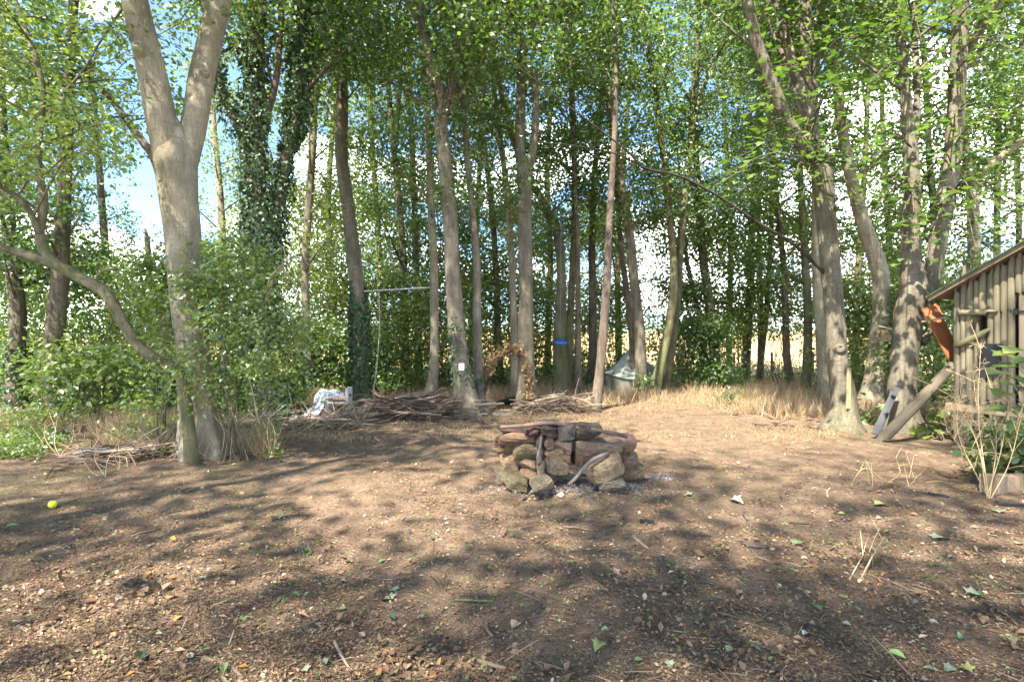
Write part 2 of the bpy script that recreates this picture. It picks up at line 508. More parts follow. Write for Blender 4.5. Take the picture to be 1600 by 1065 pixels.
# ------------------------------------------------------------------ trees
def grow(stem_pts, stem_r, mb, clusters, zmin, step, length, up, spread, cl_n, cl_r, front=True, ztop=99):
    """branches and twigs off one stem; cl_n leaves per cluster"""
    P, R = stem_pts, stem_r
    s = np.concatenate([[0], np.cumsum(np.linalg.norm(np.diff(P, axis=0), axis=1))])
    az = rng.uniform(0, 6.28)
    d = rng.uniform(0, step)
    tot = s[-1]
    while d < tot:
        p = np.array([np.interp(d, s, P[:, k]) for k in range(3)])
        r = float(np.interp(d, s, R))
        if p[2] > zmin and p[2] < ztop:
            frac = d / tot
            az += 2.4 + rng.uniform(-0.6, 0.6)
            a = az
            if not front and math.sin(a) < -0.15:
                a = -a
            L = length * (1.05 - 0.6 * frac) * rng.uniform(0.6, 1.25)
            el = up + rng.uniform(-0.25, 0.25)
            dirv = np.array([math.cos(a) * math.cos(el), math.sin(a) * math.cos(el), math.sin(el)])
            side = np.array([-math.sin(a), math.cos(a), 0])
            k1, k2 = rng.uniform(-0.15, 0.15, 2)
            t = np.linspace(0, 1, 6)[:, None]
            bp = p + L * (t * dirv + k1 * t * t * side + (k2 - 0.06) * t * t * np.array([0, 0, 1.0]))
            br = min(r * 0.45, 0.012 + 0.014 * L)
            mb.tube(bp, np.linspace(br, 0.005, 6), 5, False)
            m = max(2, int(L * 2.2))
            for q in range(m):
                tt = 0.3 + 0.7 * (q + rng.random()) / m
                tp = p + L * (tt * dirv + k1 * tt * tt * side + (k2 - 0.06) * tt * tt * np.array([0, 0, 1.0]))
                td = nrm(dirv * 0.7 + side * (1 if q % 2 else -1) * rng.uniform(0.5, 1.1) + np.array([0, 0, rng.uniform(-0.35, 0.4)]))
                tl = rng.uniform(0.35, 0.85) * spread
                e = tp + td * tl - np.array([0, 0, 0.10 * tl])
                mb.tube(np.array([tp, (tp + e) / 2 + [0, 0, 0.05], e]), np.array([0.008, 0.006, 0.003]), 3, False)
                clusters.append((*(tp * 0.35 + e * 0.65), cl_r * rng.uniform(0.6, 1.3), cl_n * rng.uniform(0.5, 1.4)))
            clusters.append((*(p + L * dirv + L * k1 * side), cl_r, cl_n))
        d += step * rng.uniform(0.6, 1.4)

def leaves_from(clusters, size, rng_flat=0.62, droop=0.25):
    c = np.array(clusters)
    k = np.maximum(1, c[:, 4].astype(int))
    I = np.repeat(np.arange(len(c)), k)
    n = len(I)
    off = rng.standard_normal((n, 3)) * c[I, 3][:, None] * np.array([1, 1, rng_flat])
    C = c[I, :3] + off
    N = nrm(rng.standard_normal((n, 3)) * 0.62 + np.array([0, 0, 0.75]) + off * 0.6)
    D = nrm(off + rng.standard_normal((n, 3)) * 0.6 * c[I, 3][:, None] + np.array([0, 0, -droop]) * c[I, 3][:, None])
    S = size * rng.uniform(0.6, 1.25, n)
    # an open ride runs into the wood behind the forked trunk: no crowns close over it
    q = np.abs(C[:, 0] + 0.60 * C[:, 1] + 1.1) + 0.25 * np.sin(C[:, 1] * 2.1) * np.sin(C[:, 2] * 1.7)
    ok = (C[:, 1] < 8.2) | (C[:, 2] < 3.6) | (q > 0.72) | (rng.random(n) < 0.05)
    return C[ok], N[ok], D[ok], S[ok]

def root_lobes(base, amt, k=5, h=0.32, up=0.0):
    ph = rng.uniform(0, 6.28)
    ph2 = rng.uniform(0, 6.28)
    def f(p, a):
        z = (p[:, 2] - base[2])[:, None]
        fl = np.exp(-np.clip(z, 0, 9) / h)
        return 1 + amt * fl * (0.55 + 0.45 * np.cos(k * a[None] + ph)) + 0.035 * np.sin(3 * a[None] + 2.3 * z + ph2) + 0.02 * np.sin(5 * a[None] - 5 * z)
    return f

def stem_path(pts, Y, drift, H, taper_top=0.02, extend=True, base_ground=True, seed_y=None):
    """pixel stem (x, y, width) -> 3-D path and radii, carried on above the frame to height H"""
    out = []
    for i, (x, y, w) in enumerate(pts):
        f = i / max(1, len(pts) - 1)
        yy = Y + drift * f
        p = at(x, y, yy)
        out.append([*p, w * 0.5 / F * yy])
    out = np.array(out)
    if extend and out[-1][2] < H:
        d = out[-1][:3] - out[-2][:3]
        d = d / np.linalg.norm(d)
        z0 = out[-1][2]
        m = max(2, int((H - z0) / 1.6))
        p, r = out[-1][:3].copy(), out[-1][3]
        ext = []
        for i in range(m):
            d = nrm(d * 0.8 + np.array([rng.uniform(-0.12, 0.12), rng.uniform(-0.12, 0.12), 0.28]))
            p = p + d * (H - z0) / m / max(0.5, d[2])
            ext.append([*p, r * (1 - (i + 1) / m) + taper_top])
        out = np.vstack([out, ext])
    S = spline(out, 5)
    S[:, 3] = np.maximum(S[:, 3], 0.006)
    return S

TREES = []
LEAFY = 4.4          # leaves per cluster, times
def tree(name, label, Y, stems, bark='bark_grey', leaf='leaf', H=14, zmin=3.0, step=0.55, length=2.2, up=0.75, cl_n=26, cl_r=0.30, size=0.105,
         flare=0.6, ivy=(), sides=14, front=True, drift=None, spread=1.0, cat='tree', group=None, knots=(), tmpl=DIAMOND, noext=(), bough=()):
    x0, y0, w0 = stems[0][0]
    base = at(x0, y0, Y); base[2] = float(gz(base[0], base[1])) - 0.03
    root = thing(name, label, cat, base, group)
    mb = MB(); clusters = []; paths = []; mbough = MB()
    for i, s in enumerate(stems):
        s = [tuple(q) for q in s]
        dr = (drift[i] if drift else rng.uniform(-0.3, 0.3) + (0 if i == 0 else rng.choice([-0.5, 0.5])))
        ext = (i == 0 and len(stems) == 1) or (i > 0) or True
        if i in noext or (len(stems) > 1 and i == 0):
            ext = False
        S = stem_path(s, Y, dr if i else (0 if len(stems) > 1 else dr), H, extend=ext)
        if i == 0 and len(stems) > 1 and 0 not in noext:
            e_ = nrm(S[-1, :3] - S[-4, :3]); r_ = S[-1, 3]
            S = np.vstack([S, [[*(S[-1, :3] + e_ * r_ * q), r_ * w] for q, w in ((0.7, 0.86), (1.4, 0.62), (2.0, 0.36), (2.4, 0.12))]])
        if i == 0:
            S[0, 2] = base[2] - 0.05
        elif len(stems) > 1:
            # start inside the stem it leaves
            q = paths[0]; j = np.argmin(np.linalg.norm(q[:, [0, 2]] - S[0, [0, 2]], axis=1))
            S[:, 1] += (q[j, 1] - S[0, 1]) * np.linspace(1, 0.0, len(S)) ** 1.5
        paths.append(S)
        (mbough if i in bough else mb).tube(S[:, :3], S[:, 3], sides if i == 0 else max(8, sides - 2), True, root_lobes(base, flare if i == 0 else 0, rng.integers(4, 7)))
        if not (i == 0 and len(stems) > 1 and zmin > S[-1, 2]):
            grow(S[:, :3], S[:, 3], mb, clusters, zmin, step, length, up, spread, cl_n, cl_r, front)
    for (kx, ky, kw, kl, ax) in knots:          # healed branch stubs
        p = at(kx, ky, Y); S = paths[0]
        q = min(((np.linalg.norm(s[:, [0, 2]] - p[[0, 2]], axis=1).min(), i) for i, s in enumerate(paths)))[1]
        s = paths[q]; j = np.argmin(np.linalg.norm(s[:, [0, 2]] - p[[0, 2]], axis=1))
        o = s[j, :3]; dv = nrm(np.array([ax, -1.0, 0.25]))
        r = kw * 0.5 / F * Y
        mb.tube(np.array([o, o + dv * s[j, 3] * 0.9, o + dv * (s[j, 3] + kl * 0.6), o + dv * (s[j, 3] + kl), o + dv * (s[j, 3] + kl * 0.8)]), np.array([r * 1.7, r * 1.4, r * 1.05, r * 0.8, r * 0.25]), 9, True)
    obj('trunk', mb.mesh('trunk', M[bark], True, base), root)
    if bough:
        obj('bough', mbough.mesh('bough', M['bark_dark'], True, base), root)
    if clusters:
        C, N, D, S = leaves_from([(a, b, c, d * 1.10, e * LEAFY * (0.45 if c > CH + 0.64 * b + 0.6 else 1.0)) for a, b, c, d, e in clusters], size * 0.98)
        obj('crown', leaf_mesh('crown', C, N, D, S, tmpl, M[leaf], base), root)
    # ivy: (stem index, y from, y to, thickness in metres, leaves per square metre)
    for (si, ya, yb, th, den) in ivy:
        s = paths[si]
        za, zb = at(0, ya, Y)[2], at(0, yb, Y)[2]
        zl, zh = min(za, zb), max(za, zb)
        z = np.linspace(max(zl, s[0, 2]), min(zh, s[-1, 2] - 0.01), 60)
        area = abs(zh - zl) * 6.28 * (np.interp((zl + zh) / 2, s[:, 2], s[:, 3]) + th * 0.6)
        n = int(area * den)
        zz = rng.uniform(z[0], z[-1], n)
        lump = 0.5 + 0.5 * np.sin(zz * 3.1 + si * 2) * np.sin(zz * 1.3 + 1)
        a = rng.uniform(0, 6.28, n)
        fz = (zz - z[0]) / (z[-1] - z[0])
        okk = (fz < 1 - 0.22 * np.abs(np.sin(1.5 * a + si)) - 0.12 * rng.random(n)) & (rng.random(n) < 0.55 + 0.45 * np.sin(zz * 4.3 + 2 * a) ** 2)
        zz, a, lump = zz[okk], a[okk], lump[okk]; n = len(zz)
        rr = np.interp(zz, s[:, 2], s[:, 3]) * 1.02 + th * (0.15 + 0.85 * lump * np.abs(np.sin(a * 1.5 + zz))) * rng.random(n) ** 0.8
        ctr = np.stack([np.interp(zz, s[:, 2], s[:, k]) for k in range(2)], -1)
        o2 = np.stack([np.cos(a), np.sin(a)], -1)
        C = np.stack([ctr[:, 0] + o2[:, 0] * rr, ctr[:, 1] + o2[:, 1] * rr, zz], -1)
        N = nrm(np.stack([o2[:, 0], o2[:, 1], np.full(n, 0.35)], -1) + rng.standard_normal((n, 3)) * 0.55)
        D = nrm(np.stack([o2[:, 0] * 0.3, o2[:, 1] * 0.3, np.full(n, -1.0)], -1) + rng.standard_normal((n, 3)) * 0.45)
        obj('ivy', leaf_mesh('ivy', C, N, D, np.exp(rng.normal(math.log(0.07), 0.32, n)), DIAMOND, M['leaf_ivy'], base, width=np.exp(rng.normal(math.log(0.088), 0.3, n))), root)
    TREES.append(root)
    return paths

# --- the trees nearest the clearing
P1 = tree('sycamore_tree', 'thick smooth grey tree forking into two stout stems, at the clearing edge', 6.9,
     [[(317, 714, 59.4), (312, 680, 52.2), (307, 630, 48.6), (302, 550, 46.8), (294, 470, 48.6), (287, 400, 50.4), (282, 340, 52.2), (278, 290, 55.8), (275, 250, 59.4)],
      [(270, 285, 39.6), (258, 215, 43.2), (241, 130, 41.4), (226, 70, 38.7), (212, 10, 37.8), (203, -60, 34.2)],
      [(282, 275, 37.8), (293, 232, 37.8), (306, 180, 36.0), (318, 110, 36.0), (334, 40, 34.2), (345, -10, 32.4), (360, -90, 28.8)]],
     'bark_pale', 'leaf', H=15, zmin=6.6, length=3.4, step=0.5, flare=0.75, sides=22, drift=[0, -0.3, 0.5], knots=[(222, 108, 18, 0.10, 0.1), (338, 110, 12, 0.05, 0.9)], cl_n=30, size=0.12)

tree('mossy_elder_tree', 'small mossy tree beside the forked trunk with a low bough arching away over the grass', 6.55,
     [[(300, 722, 20.5), (297, 690, 18.5), (292, 640, 17.3), (287, 600, 16.6), (272, 574, 16.0), (245, 562, 16.0), (212, 536, 16.0), (190, 500, 16.6), (165, 458, 17.9), (130, 436, 17.3), (90, 415, 16.6), (55, 402, 14.1), (0, 386, 11.5), (-60, 360, 9.6), (-130, 300, 7.7)],
      [(92, 416, 12.8), (70, 392, 14.1), (62, 362, 13.4), (69, 318, 11.5), (60, 255, 9.6), (62, 200, 8.9), (68, 150, 7.7), (56, 92, 7.7), (34, 30, 7.1), (15, -30, 5.7)],
      [(62, 365, 10.2), (46, 330, 8.9), (20, 302, 8.3), (-10, 280, 7.7), (-80, 200, 5.7)],
      [(165, 458, 5.7), (152, 440, 4.5), (158, 425, 3.9), (185, 420, 3)],
      [(70, 190, 5.1), (95, 150, 3.9), (130, 110, 3.2), (160, 60, 3)]],
     'bark_olive', 'leaf_light', H=7.6, zmin=2.9, length=1.5, step=0.34, up=0.5, flare=0.35, sides=14, drift=[0.0, 0.15, -0.3, 0.2, 0.3], noext=(0, 3), cl_n=22, cl_r=0.24, size=0.075)

tree('ivy_clad_tree', 'dark tree smothered in ivy and splitting into several stems behind the forked trunk', 10.3,
     [[(425, 655, 46), (422, 600, 40), (415, 500, 36), (408, 400, 30), (404, 325, 28), (399, 250, 26), (396, 200, 24)],
      [(397, 215, 22), (399, 150, 18), (396, 60, 17), (399, -10, 15)],
      [(398, 250, 18), (372, 195, 16), (348, 145, 13), (335, 90, 12), (322, 20, 10)],
      [(402, 215, 13), (414, 185, 12), (430, 130, 10), (437, 60, 10), (439, -10, 9)],
      [(418, 430, 20), (428, 360, 19), (437, 310, 19), (446, 250, 18), (463, 185, 17), (469, 100, 17), (473, -10, 16)]],
     'bark_brown', 'leaf_dark', H=15, zmin=6.2, length=2.4, step=0.6, flare=0.5, drift=[0, 0.1, -0.5, 0.3, 0.5],
     ivy=[(0, 650, 215, 0.46, 620), (0, 380, 150, 0.30, 450), (1, 215, -200, 0.30, 800), (2, 250, 60, 0.22, 450), (4, 430, 190, 0.26, 420), (4, 225, -150, 0.30, 800)])

tree('ivy_column_tree', 'tall tree with a neat dark ivy sleeve round its lower trunk', 12.4,
     [[(563, 634, 28), (563, 560, 26), (560, 480, 24), (553, 400, 22), (543, 320, 20), (534, 250, 20), (535, 170, 18), (534, 110, 17)],
      [(534, 115, 13), (532, 60, 13), (526, 10, 13), (522, -60, 11)],
      [(535, 125, 11), (516, 70, 11), (502, 30, 9), (494, -20, 8)],
      [(537, 130, 6), (542, 90, 5), (541, 70, 5), (530, 40, 5), (528, -10, 4)]],
     'bark_grey', 'leaf', H=15, zmin=6.0, length=2.2, ivy=[(0, 634, 425, 0.12, 950)], drift=[0, 0.3, -0.4, 0.2])

tree('pale_slender_tree', 'pale slender trunk rising just behind the ivy smothered tree', 14.0,
     [[(484, 622, 15), (480, 520, 13), (476, 420, 12), (484, 300, 12), (490, 200, 11), (493, 100, 10), (500, 0, 9)]],
     'bark_pale', 'leaf_light', H=14, zmin=3.2, ivy=[(0, 622, 540, 0.16, 500)])

tree('sycamore_tree', 'tall tree with a white tag on its ivy edged trunk, forking high up', 10.6,
     [[(733, 652, 46), (726, 620, 34), (719, 570, 29), (713, 500, 27), (707, 420, 24), (702, 330, 23), (695, 250, 22), (688, 195, 22)],
      [(690, 215, 16), (692, 160, 16), (676, 100, 14), (660, 50, 14), (652, -10, 13)],
      [(690, 205, 14), (705, 150, 14), (717, 85, 12), (716, 40, 11), (710, -20, 11)],
      [(686, 215, 10), (680, 160, 9), (674, 130, 8), (665, 80, 7)]],
     'bark_grey', 'leaf', H=14.5, zmin=5.2, length=2.2, step=0.6, flare=0.9, ivy=[(0, 606, 470, 0.035, 230)], drift=[0, -0.4, 0.5, 0.8])

tree('thin_tree', 'thin trunk standing close beside the white tagged tree', 11.1,
     [[(750, 645, 20), (748, 600, 16), (745, 500, 14), (745, 410, 12), (736, 310, 10), (728, 220, 9), (722, 120, 8), (718, 20, 7)]],
     'bark_grey', 'leaf_dark', H=12, zmin=3.4, length=1.6, ivy=[(0, 608, 576, 0.05, 350)])

tree('sycamore_tree', 'straight grey tree behind the stone fire pit, holding one end of the dried arch', 11.6,
     [[(824, 641, 34), (823, 600, 26), (822, 520, 24), (821, 420, 22), (820, 330, 22), (820, 270, 23)],
      [(817, 290, 17), (812, 220, 16), (815, 130, 16), (816, 75, 16), (806, 30, 11), (795, -20, 10)],
      [(824, 285, 13), (835, 215, 12), (837, 150, 10), (832, 105, 9)],
      [(817, 90, 12), (829, 45, 12), (838, 0, 10), (842, -40, 9)],
      [(826, 75, 8), (842, 60, 8), (845, 20, 7), (838, -20, 6)]],
     'bark_grey', 'leaf', H=14, zmin=6.4, length=2.0, drift=[0, 0.3, -0.3, 0.6, -0.6], noext=(2,), knots=[(817, 324, 12, 0.04, 0)])

tree('thin_tree', 'farther of the two slim trunks beside the blue disc swing', 15.5,
     [[(888, 612, 14), (890, 540, 12), (892, 480, 11), (896, 380, 10), (898, 280, 9), (893, 150, 8), (896, 20, 7)]], 'bark_olive', 'leaf', H=13, zmin=4, length=1.6)
tree('thin_tree', 'slim dark stem just right of the blue disc swing', 14.2,
     [[(904, 620, 13), (903, 540, 10), (903, 420, 8), (899, 300, 7), (896, 180, 7), (888, 60, 6), (885, -10, 6)]], 'bark_brown', 'leaf', H=12, zmin=4.5, length=1.4)
tree('dead_tree', 'leaning dead trunk with reddish peeling bark beside the smaller stick pile', 11.6,
     [[(930, 640, 19), (936, 590, 15), (942, 530, 14), (948, 440, 13), (952, 350, 11), (958, 250, 9), (963, 130, 8), (958, 10, 7)]], 'bark_dead', 'leaf_dark', H=11, zmin=7.2, length=1.2, flare=0.25)
tree('sturdy_tree', 'sturdy trunk right behind the blue disc swing', 14.8,
     [[(879, 617, 30), (876, 570, 23), (875, 520, 20), (877, 440, 15), (872, 370, 14), (850, 320, 12), (815, 250, 10), (790, 180, 9)]], 'bark_olive', 'leaf', H=12, zmin=3.6, length=1.8)
tree('curved_tree', 'smooth trunk in front of the grey tent, curving up to the left', 14.6,
     [[(1003, 616, 20), (1001, 560, 18), (998, 500, 16), (989, 420, 15), (983, 360, 14), (972, 290, 12), (962, 230, 10), (950, 130, 8), (945, 30, 7)]], 'bark_grey', 'leaf', H=13, zmin=4, length=1.8)
tree('curved_tree', 'darker slimmer trunk pressed against the smooth one before the tent', 15.2,
     [[(990, 612, 13), (989, 560, 11), (985, 500, 10), (976, 430, 9), (968, 360, 8), (960, 250, 7)]], 'bark_brown', 'leaf', H=11, zmin=3.4, length=1.5)
tree('leaning_tree', 'tree leaning right over the tent corner, front one of a crossing pair', 14.2,
     [[(1021, 620, 17), (1032, 570, 15), (1045, 510, 14), (1053, 440, 13), (1050, 380, 11), (1040, 280, 9), (1028, 170, 8), (1010, 60, 7)]], 'bark_olive', 'leaf', H=13, zmin=3.8, length=1.9)
tree('leaning_tree', 'tree at the tent corner, rear one of a crossing pair', 14.8,
     [[(1036, 614, 15), (1048, 550, 13), (1057, 480, 12), (1062, 400, 12), (1072, 290, 11), (1082, 200, 11)],
      [(1080, 215, 8), (1098, 140, 7), (1120, 90, 5), (1145, 40, 4)], [(1081, 215, 9), (1085, 130, 9), (1092, 40, 8)]], 'bark_olive', 'leaf', H=13.5, zmin=4, length=2.0)
tree('bushy_tree', 'dark leafy trunk standing between the tent and the open field', 16.8,
     [[(1119, 606, 17), (1115, 540, 15), (1108, 470, 14), (1098, 400, 13), (1092, 310, 11), (1086, 200, 9), (1092, 60, 7)]], 'bark_olive', 'leaf_dark', H=13, zmin=1.9, length=1.9, step=0.45)
tree('bushy_tree', 'thin dark stem hugging the leafy trunk between tent and field', 17.2,
     [[(1106, 604, 10), (1100, 540, 9), (1090, 480, 8), (1078, 430, 7), (1070, 380, 6)]], 'bark_brown', 'leaf_dark', H=8, zmin=1.6, length=1.6, step=0.45)
tree('field_edge_tree', 'straight trunk at the field edge with two thin stems at its side', 18.6,
     [[(1163, 598, 15), (1167, 540, 13), (1172, 460, 12), (1174, 380, 11), (1180, 260, 9), (1188, 120, 8), (1192, 0, 7)]], 'bark_olive', 'leaf', H=15, zmin=2.4)
tree('field_edge_tree', 'pair of thin stems at the field edge growing from one foot', 18.2,
     [[(1188, 600, 10), (1189, 520, 9), (1187, 430, 8), (1186, 330, 7), (1190, 180, 6), (1200, 60, 5)],
      [(1190, 560, 8), (1199, 470, 8), (1204, 380, 7), (1207, 260, 6), (1215, 100, 5)]], 'bark_brown', 'leaf_light', H=13, zmin=4.0, noext=())

P14 = tree('sycamore_tree', 'tree with a wooden batten on its trunk and flared roots, several stems above', 9.0,
     [[(1316, 673, 60), (1318, 650, 42), (1318, 615, 34), (1309, 560, 30), (1304, 490, 28), (1297, 410, 28), (1291, 335, 29), (1284, 265, 32)],
      [(1287, 290, 20), (1262, 240, 20), (1226, 180, 19), (1198, 110, 18), (1178, 50, 17), (1166, -20, 16)],
      [(1282, 285, 20), (1269, 200, 22), (1264, 120, 20), (1258, 40, 19), (1255, -30, 18)],
      [(1272, 200, 13), (1246, 120, 15), (1228, 60, 14), (1208, -10, 13)],
      [(1275, 225, 10), (1240, 140, 9), (1222, 80, 8), (1200, 30, 7), (1180, -40, 7)],
      [(1289, 428, 7), (1272, 410, 6), (1235, 378, 5), (1180, 345, 4.5), (1120, 305, 4), (1060, 275, 3.6), (1005, 262, 3.2), (985, 240, 2.8), (940, 205, 2.5), (880, 160, 2.2), (830, 120, 1.9), (780, 85, 1.4)],
      [(1000, 258, 2.2), (960, 240, 2), (900, 228, 1.7), (840, 222, 1.4)]],
     'bark_grey', 'leaf', H=13.5, zmin=5.8, length=2.3, flare=0.32, sides=18, drift=[0, -0.4, 0.2, 0.6, 0.9, -1.2, -1.2], noext=(5, 6), bough=(5, 6), knots=[(1296, 550, 14, 0.04, -0.3), (1283, 255, 12, 0.05, 0.5)])

tree('leaning_tree', 'trunk carrying the wooden bird box, leaning left as it rises', 12.0,
     [[(1358, 636, 34), (1364, 600, 27), (1372, 540, 25), (1378, 470, 25), (1372, 415, 24), (1355, 365, 21), (1338, 310, 19), (1322, 240, 16), (1312, 170, 14), (1300, 60, 12)]],
     'bark_pale', 'leaf', H=13, zmin=5.0, length=2.0, flare=0.5)

P16 = tree('sycamore_tree', 'stout tree nearest the log shed, splitting into two stems above the orange board', 8.9,
     [[(1413, 676, 56), (1410, 650, 44), (1409, 610, 39), (1414, 550, 37), (1421, 490, 40), (1428, 455, 42)],
      [(1424, 480, 28), (1423, 410, 28), (1424, 340, 24), (1424, 260, 22), (1417, 180, 17), (1411, 100, 14), (1405, 40, 13), (1402, -40, 12)],
      [(1434, 490, 26), (1452, 445, 26), (1464, 390, 25), (1474, 320, 25), (1487, 250, 24), (1494, 170, 23), (1498, 90, 23), (1500, 0, 22), (1500, -60, 20)],
      [(1423, 250, 11), (1432, 180, 10), (1431, 90, 9), (1428, 20, 8)],
      [(1497, 110, 10), (1512, 80, 12), (1532, 45, 11), (1556, 5, 10), (1580, -40, 9)],
      [(1440, 535, 14), (1452, 518, 11), (1464, 508, 8), (1476, 504, 6)]],
     'bark_grey', 'leaf', H=13.5, zmin=5.6, length=2.3, flare=0.32, sides=18, drift=[0, 0.2, -0.3, 0.8, -0.8, 0.2], noext=(5,), knots=[(1478, 330, 12, 0.05, -0.4)])

tree('field_edge_tree', 'tree just behind the batten tree, with a kinked lower trunk', 12.6,
     [[(1290, 628, 20), (1286, 580, 17), (1283, 520, 17), (1278, 450, 15), (1276, 380, 14), (1275, 300, 12), (1272, 180, 10)]], 'bark_pale', 'leaf', H=12, zmin=4.4)
tree('field_edge_tree', 'slim trunk against the golden field, left of the batten tree', 15.2,
     [[(1258, 612, 13), (1262, 550, 13), (1262, 480, 12), (1258, 400, 11), (1252, 300, 10), (1245, 160, 8)]], 'bark_olive', 'leaf', H=13, zmin=2.6)
tree('field_edge_tree', 'thin crooked trunk against the field, farther left near the fence', 16.5,
     [[(1238, 605, 11), (1230, 560, 11), (1227, 500, 10), (1225, 420, 9), (1215, 330, 8), (1205, 200, 7)]], 'bark_brown', 'leaf', H=13, zmin=2.4)
tree('tall_tree', 'forked pale trunk showing above the shed roof eave', 13.0,
     [[(1524, 640, 22), (1524, 500, 19), (1522, 380, 17), (1519, 300, 16), (1512, 260, 15)],
      [(1514, 270, 12), (1508, 220, 11), (1504, 150, 10), (1508, 30, 9)], [(1518, 300, 11), (1535, 270, 12), (1556, 250, 12), (1590, 225, 11), (1640, 190, 9)]], 'bark_pale', 'leaf', H=12, zmin=3.4)
tree('tall_tree', 'thin upright stem standing over the shed roof', 13.6,
     [[(1557, 640, 12), (1557, 480, 11), (1558, 350, 9), (1560, 230, 8), (1564, 100, 7), (1566, 0, 6)]], 'bark_grey', 'leaf', H=12, zmin=3.4)
tree('tall_tree', 'thin stem at the picture edge above the shed', 14.5,
     [[(1590, 640, 11), (1590, 480, 10), (1592, 350, 8), (1590, 230, 8), (1596, 100, 7)]], 'bark_brown', 'leaf_dark', H=12, zmin=3.2)
tree('tall_tree', 'trunk seen through the gap between the two stems of the shed tree', 14.0,
     [[(1470, 622, 15), (1466, 520, 13), (1462, 420, 12), (1460, 330, 11), (1452, 250, 9), (1445, 100, 8)]], 'bark_olive', 'leaf', H=13, zmin=2.2)

# --- left background
tree('rough_bark_tree', 'dark rough trunk half hidden by leaves at the far left', 10.6,
     [[(82, 650, 30), (82, 580, 26), (88, 500, 26), (94, 430, 23), (98, 350, 20), (104, 220, 17), (110, 80, 14)]], 'bark_brown', 'leaf_dark', H=13, zmin=2.0, length=2.2, step=0.4, ivy=[(0, 650, 520, 0.2, 260)])
tree('rough_bark_tree', 'dark ivied trunk at the left picture edge', 10.9,
     [[(22, 647, 26), (24, 580, 23), (28, 500, 22), (20, 420, 20), (10, 300, 17), (0, 150, 14)]], 'bark_brown', 'leaf_dark', H=13, zmin=1.9, length=2.3, step=0.4, ivy=[(0, 647, 500, 0.25, 300)])
tree('broken_tree', 'ivy wrapped stub with a bare broken limb, behind the forked trunk', 11.0,
     [[(268, 645, 22), (262, 600, 20), (258, 560, 19), (262, 500, 17), (268, 420, 16), (262, 330, 15), (244, 255, 13), (222, 220, 12), (200, 190, 11), (178, 162, 9), (155, 135, 7), (120, 110, 5)]],
     'bark_dead', 'leaf', H=9, zmin=5.4, length=1.6, flare=0.3, ivy=[(0, 645, 560, 0.12, 800)], noext=(0,))
tree('pale_slender_tree', 'pale trunk in full light between the ivy column and the tagged tree', 13.4,
     [[(672, 625, 20), (677, 580, 15), (679, 500, 13), (678, 420, 13), (674, 330, 12), (670, 220, 10), (662, 100, 8)]], 'bark_pale', 'leaf', H=13, zmin=4.0)
tree('background_tree', 'dim trunk under the white pole, thicker of the two there', 17.0,
     [[(634, 606, 16), (633, 540, 13), (632, 470, 12), (630, 400, 11), (622, 300, 10), (612, 200, 9), (604, 90, 7)], [(616, 245, 6), (622, 180, 6), (625, 100, 5)]], 'bark_brown', 'leaf', H=13, zmin=2.6)
tree('background_tree', 'dim trunk close left of the pale sunlit one', 17.5,
     [[(654, 602, 14), (653, 540, 12), (652, 480, 11), (650, 400, 10), (646, 280, 9), (640, 120, 7)]], 'bark_brown', 'leaf_dark', H=12, zmin=2.4)
tree('background_tree', 'upright stem between the tagged tree and the fire pit tree, deep in the wood', 17.5,
     [[(782, 604, 13), (778, 520, 11), (775, 430, 10), (768, 320, 9), (752, 200, 8), (735, 110, 7)]], 'bark_olive', 'leaf', H=13, zmin=2.4)
tree('background_tree', 'smooth trunk close left of the fire pit tree, under the dried arch', 15.0,
     [[(805, 615, 13), (804, 540, 12), (802, 470, 11), (798, 380, 10), (790, 280, 9), (775, 170, 8), (765, 60, 7)]], 'bark_pale', 'leaf', H=13, zmin=3)
tree('background_tree', 'dark trunk between the two slim stems and the dead trunk', 17.0,
     [[(924, 606, 15), (926, 540, 13), (926, 460, 12), (925, 380, 11), (930, 260, 9), (945, 130, 8), (962, 20, 7)]], 'bark_brown', 'leaf', H=13, zmin=3.2)
tree('background_tree', 'stem rising behind the ivy column tree, lit yellow green', 18.5,
     [[(600, 598, 12), (598, 520, 11), (594, 430, 10), (588, 320, 9), (580, 200, 8), (575, 80, 7)]], 'bark_olive', 'leaf_light', H=14, zmin=2.2)
tree('background_tree', 'slender stem left of the ivy column tree', 19.0,
     [[(520, 596, 12), (522, 520, 11), (518, 430, 10), (512, 320, 9), (520, 200, 8), (524, 80, 7)]], 'bark_olive', 'leaf_light', H=14, zmin=2.2)
tree('background_tree', 'far trunk showing between the forked trunk and the ivy smothered tree', 18.0,
     [[(352, 600, 13), (350, 500, 12), (348, 400, 11), (344, 300, 10), (334, 200, 9), (330, 90, 7)]], 'bark_pale', 'leaf_light', H=14, zmin=2.4)
tree('background_tree', 'far trunk filling the gap left of the low mossy bough', 17.5,
     [[(170, 603, 13), (172, 500, 12), (165, 400, 11), (158, 300, 10), (150, 200, 8), (140, 90, 7)]], 'bark_brown', 'leaf_dark', H=8.5, zmin=2.4)
tree('background_tree', 'leafy tree filling the far left corner of the wood', 15.5,
     [[(-40, 612, 18), (-36, 500, 16), (-30, 400, 14), (-20, 280, 12), (-10, 120, 10)]], 'bark_brown', 'leaf_dark', H=13, zmin=1.6, step=0.4, length=2.6)
tree('background_tree', 'slender stem in the middle distance above the tent peak', 21.0,
     [[(968, 590, 11), (966, 500, 10), (965, 400, 9), (970, 300, 8), (980, 180, 7), (990, 60, 6)]], 'bark_olive', 'leaf', H=15, zmin=3.0)
tree('background_tree', 'fine stem beyond the leaning pair, toward the field', 21.5,
     [[(1140, 588, 10), (1139, 500, 9), (1142, 400, 8), (1138, 280, 7), (1130, 150, 6)]], 'bark_olive', 'leaf', H=15, zmin=3.4)
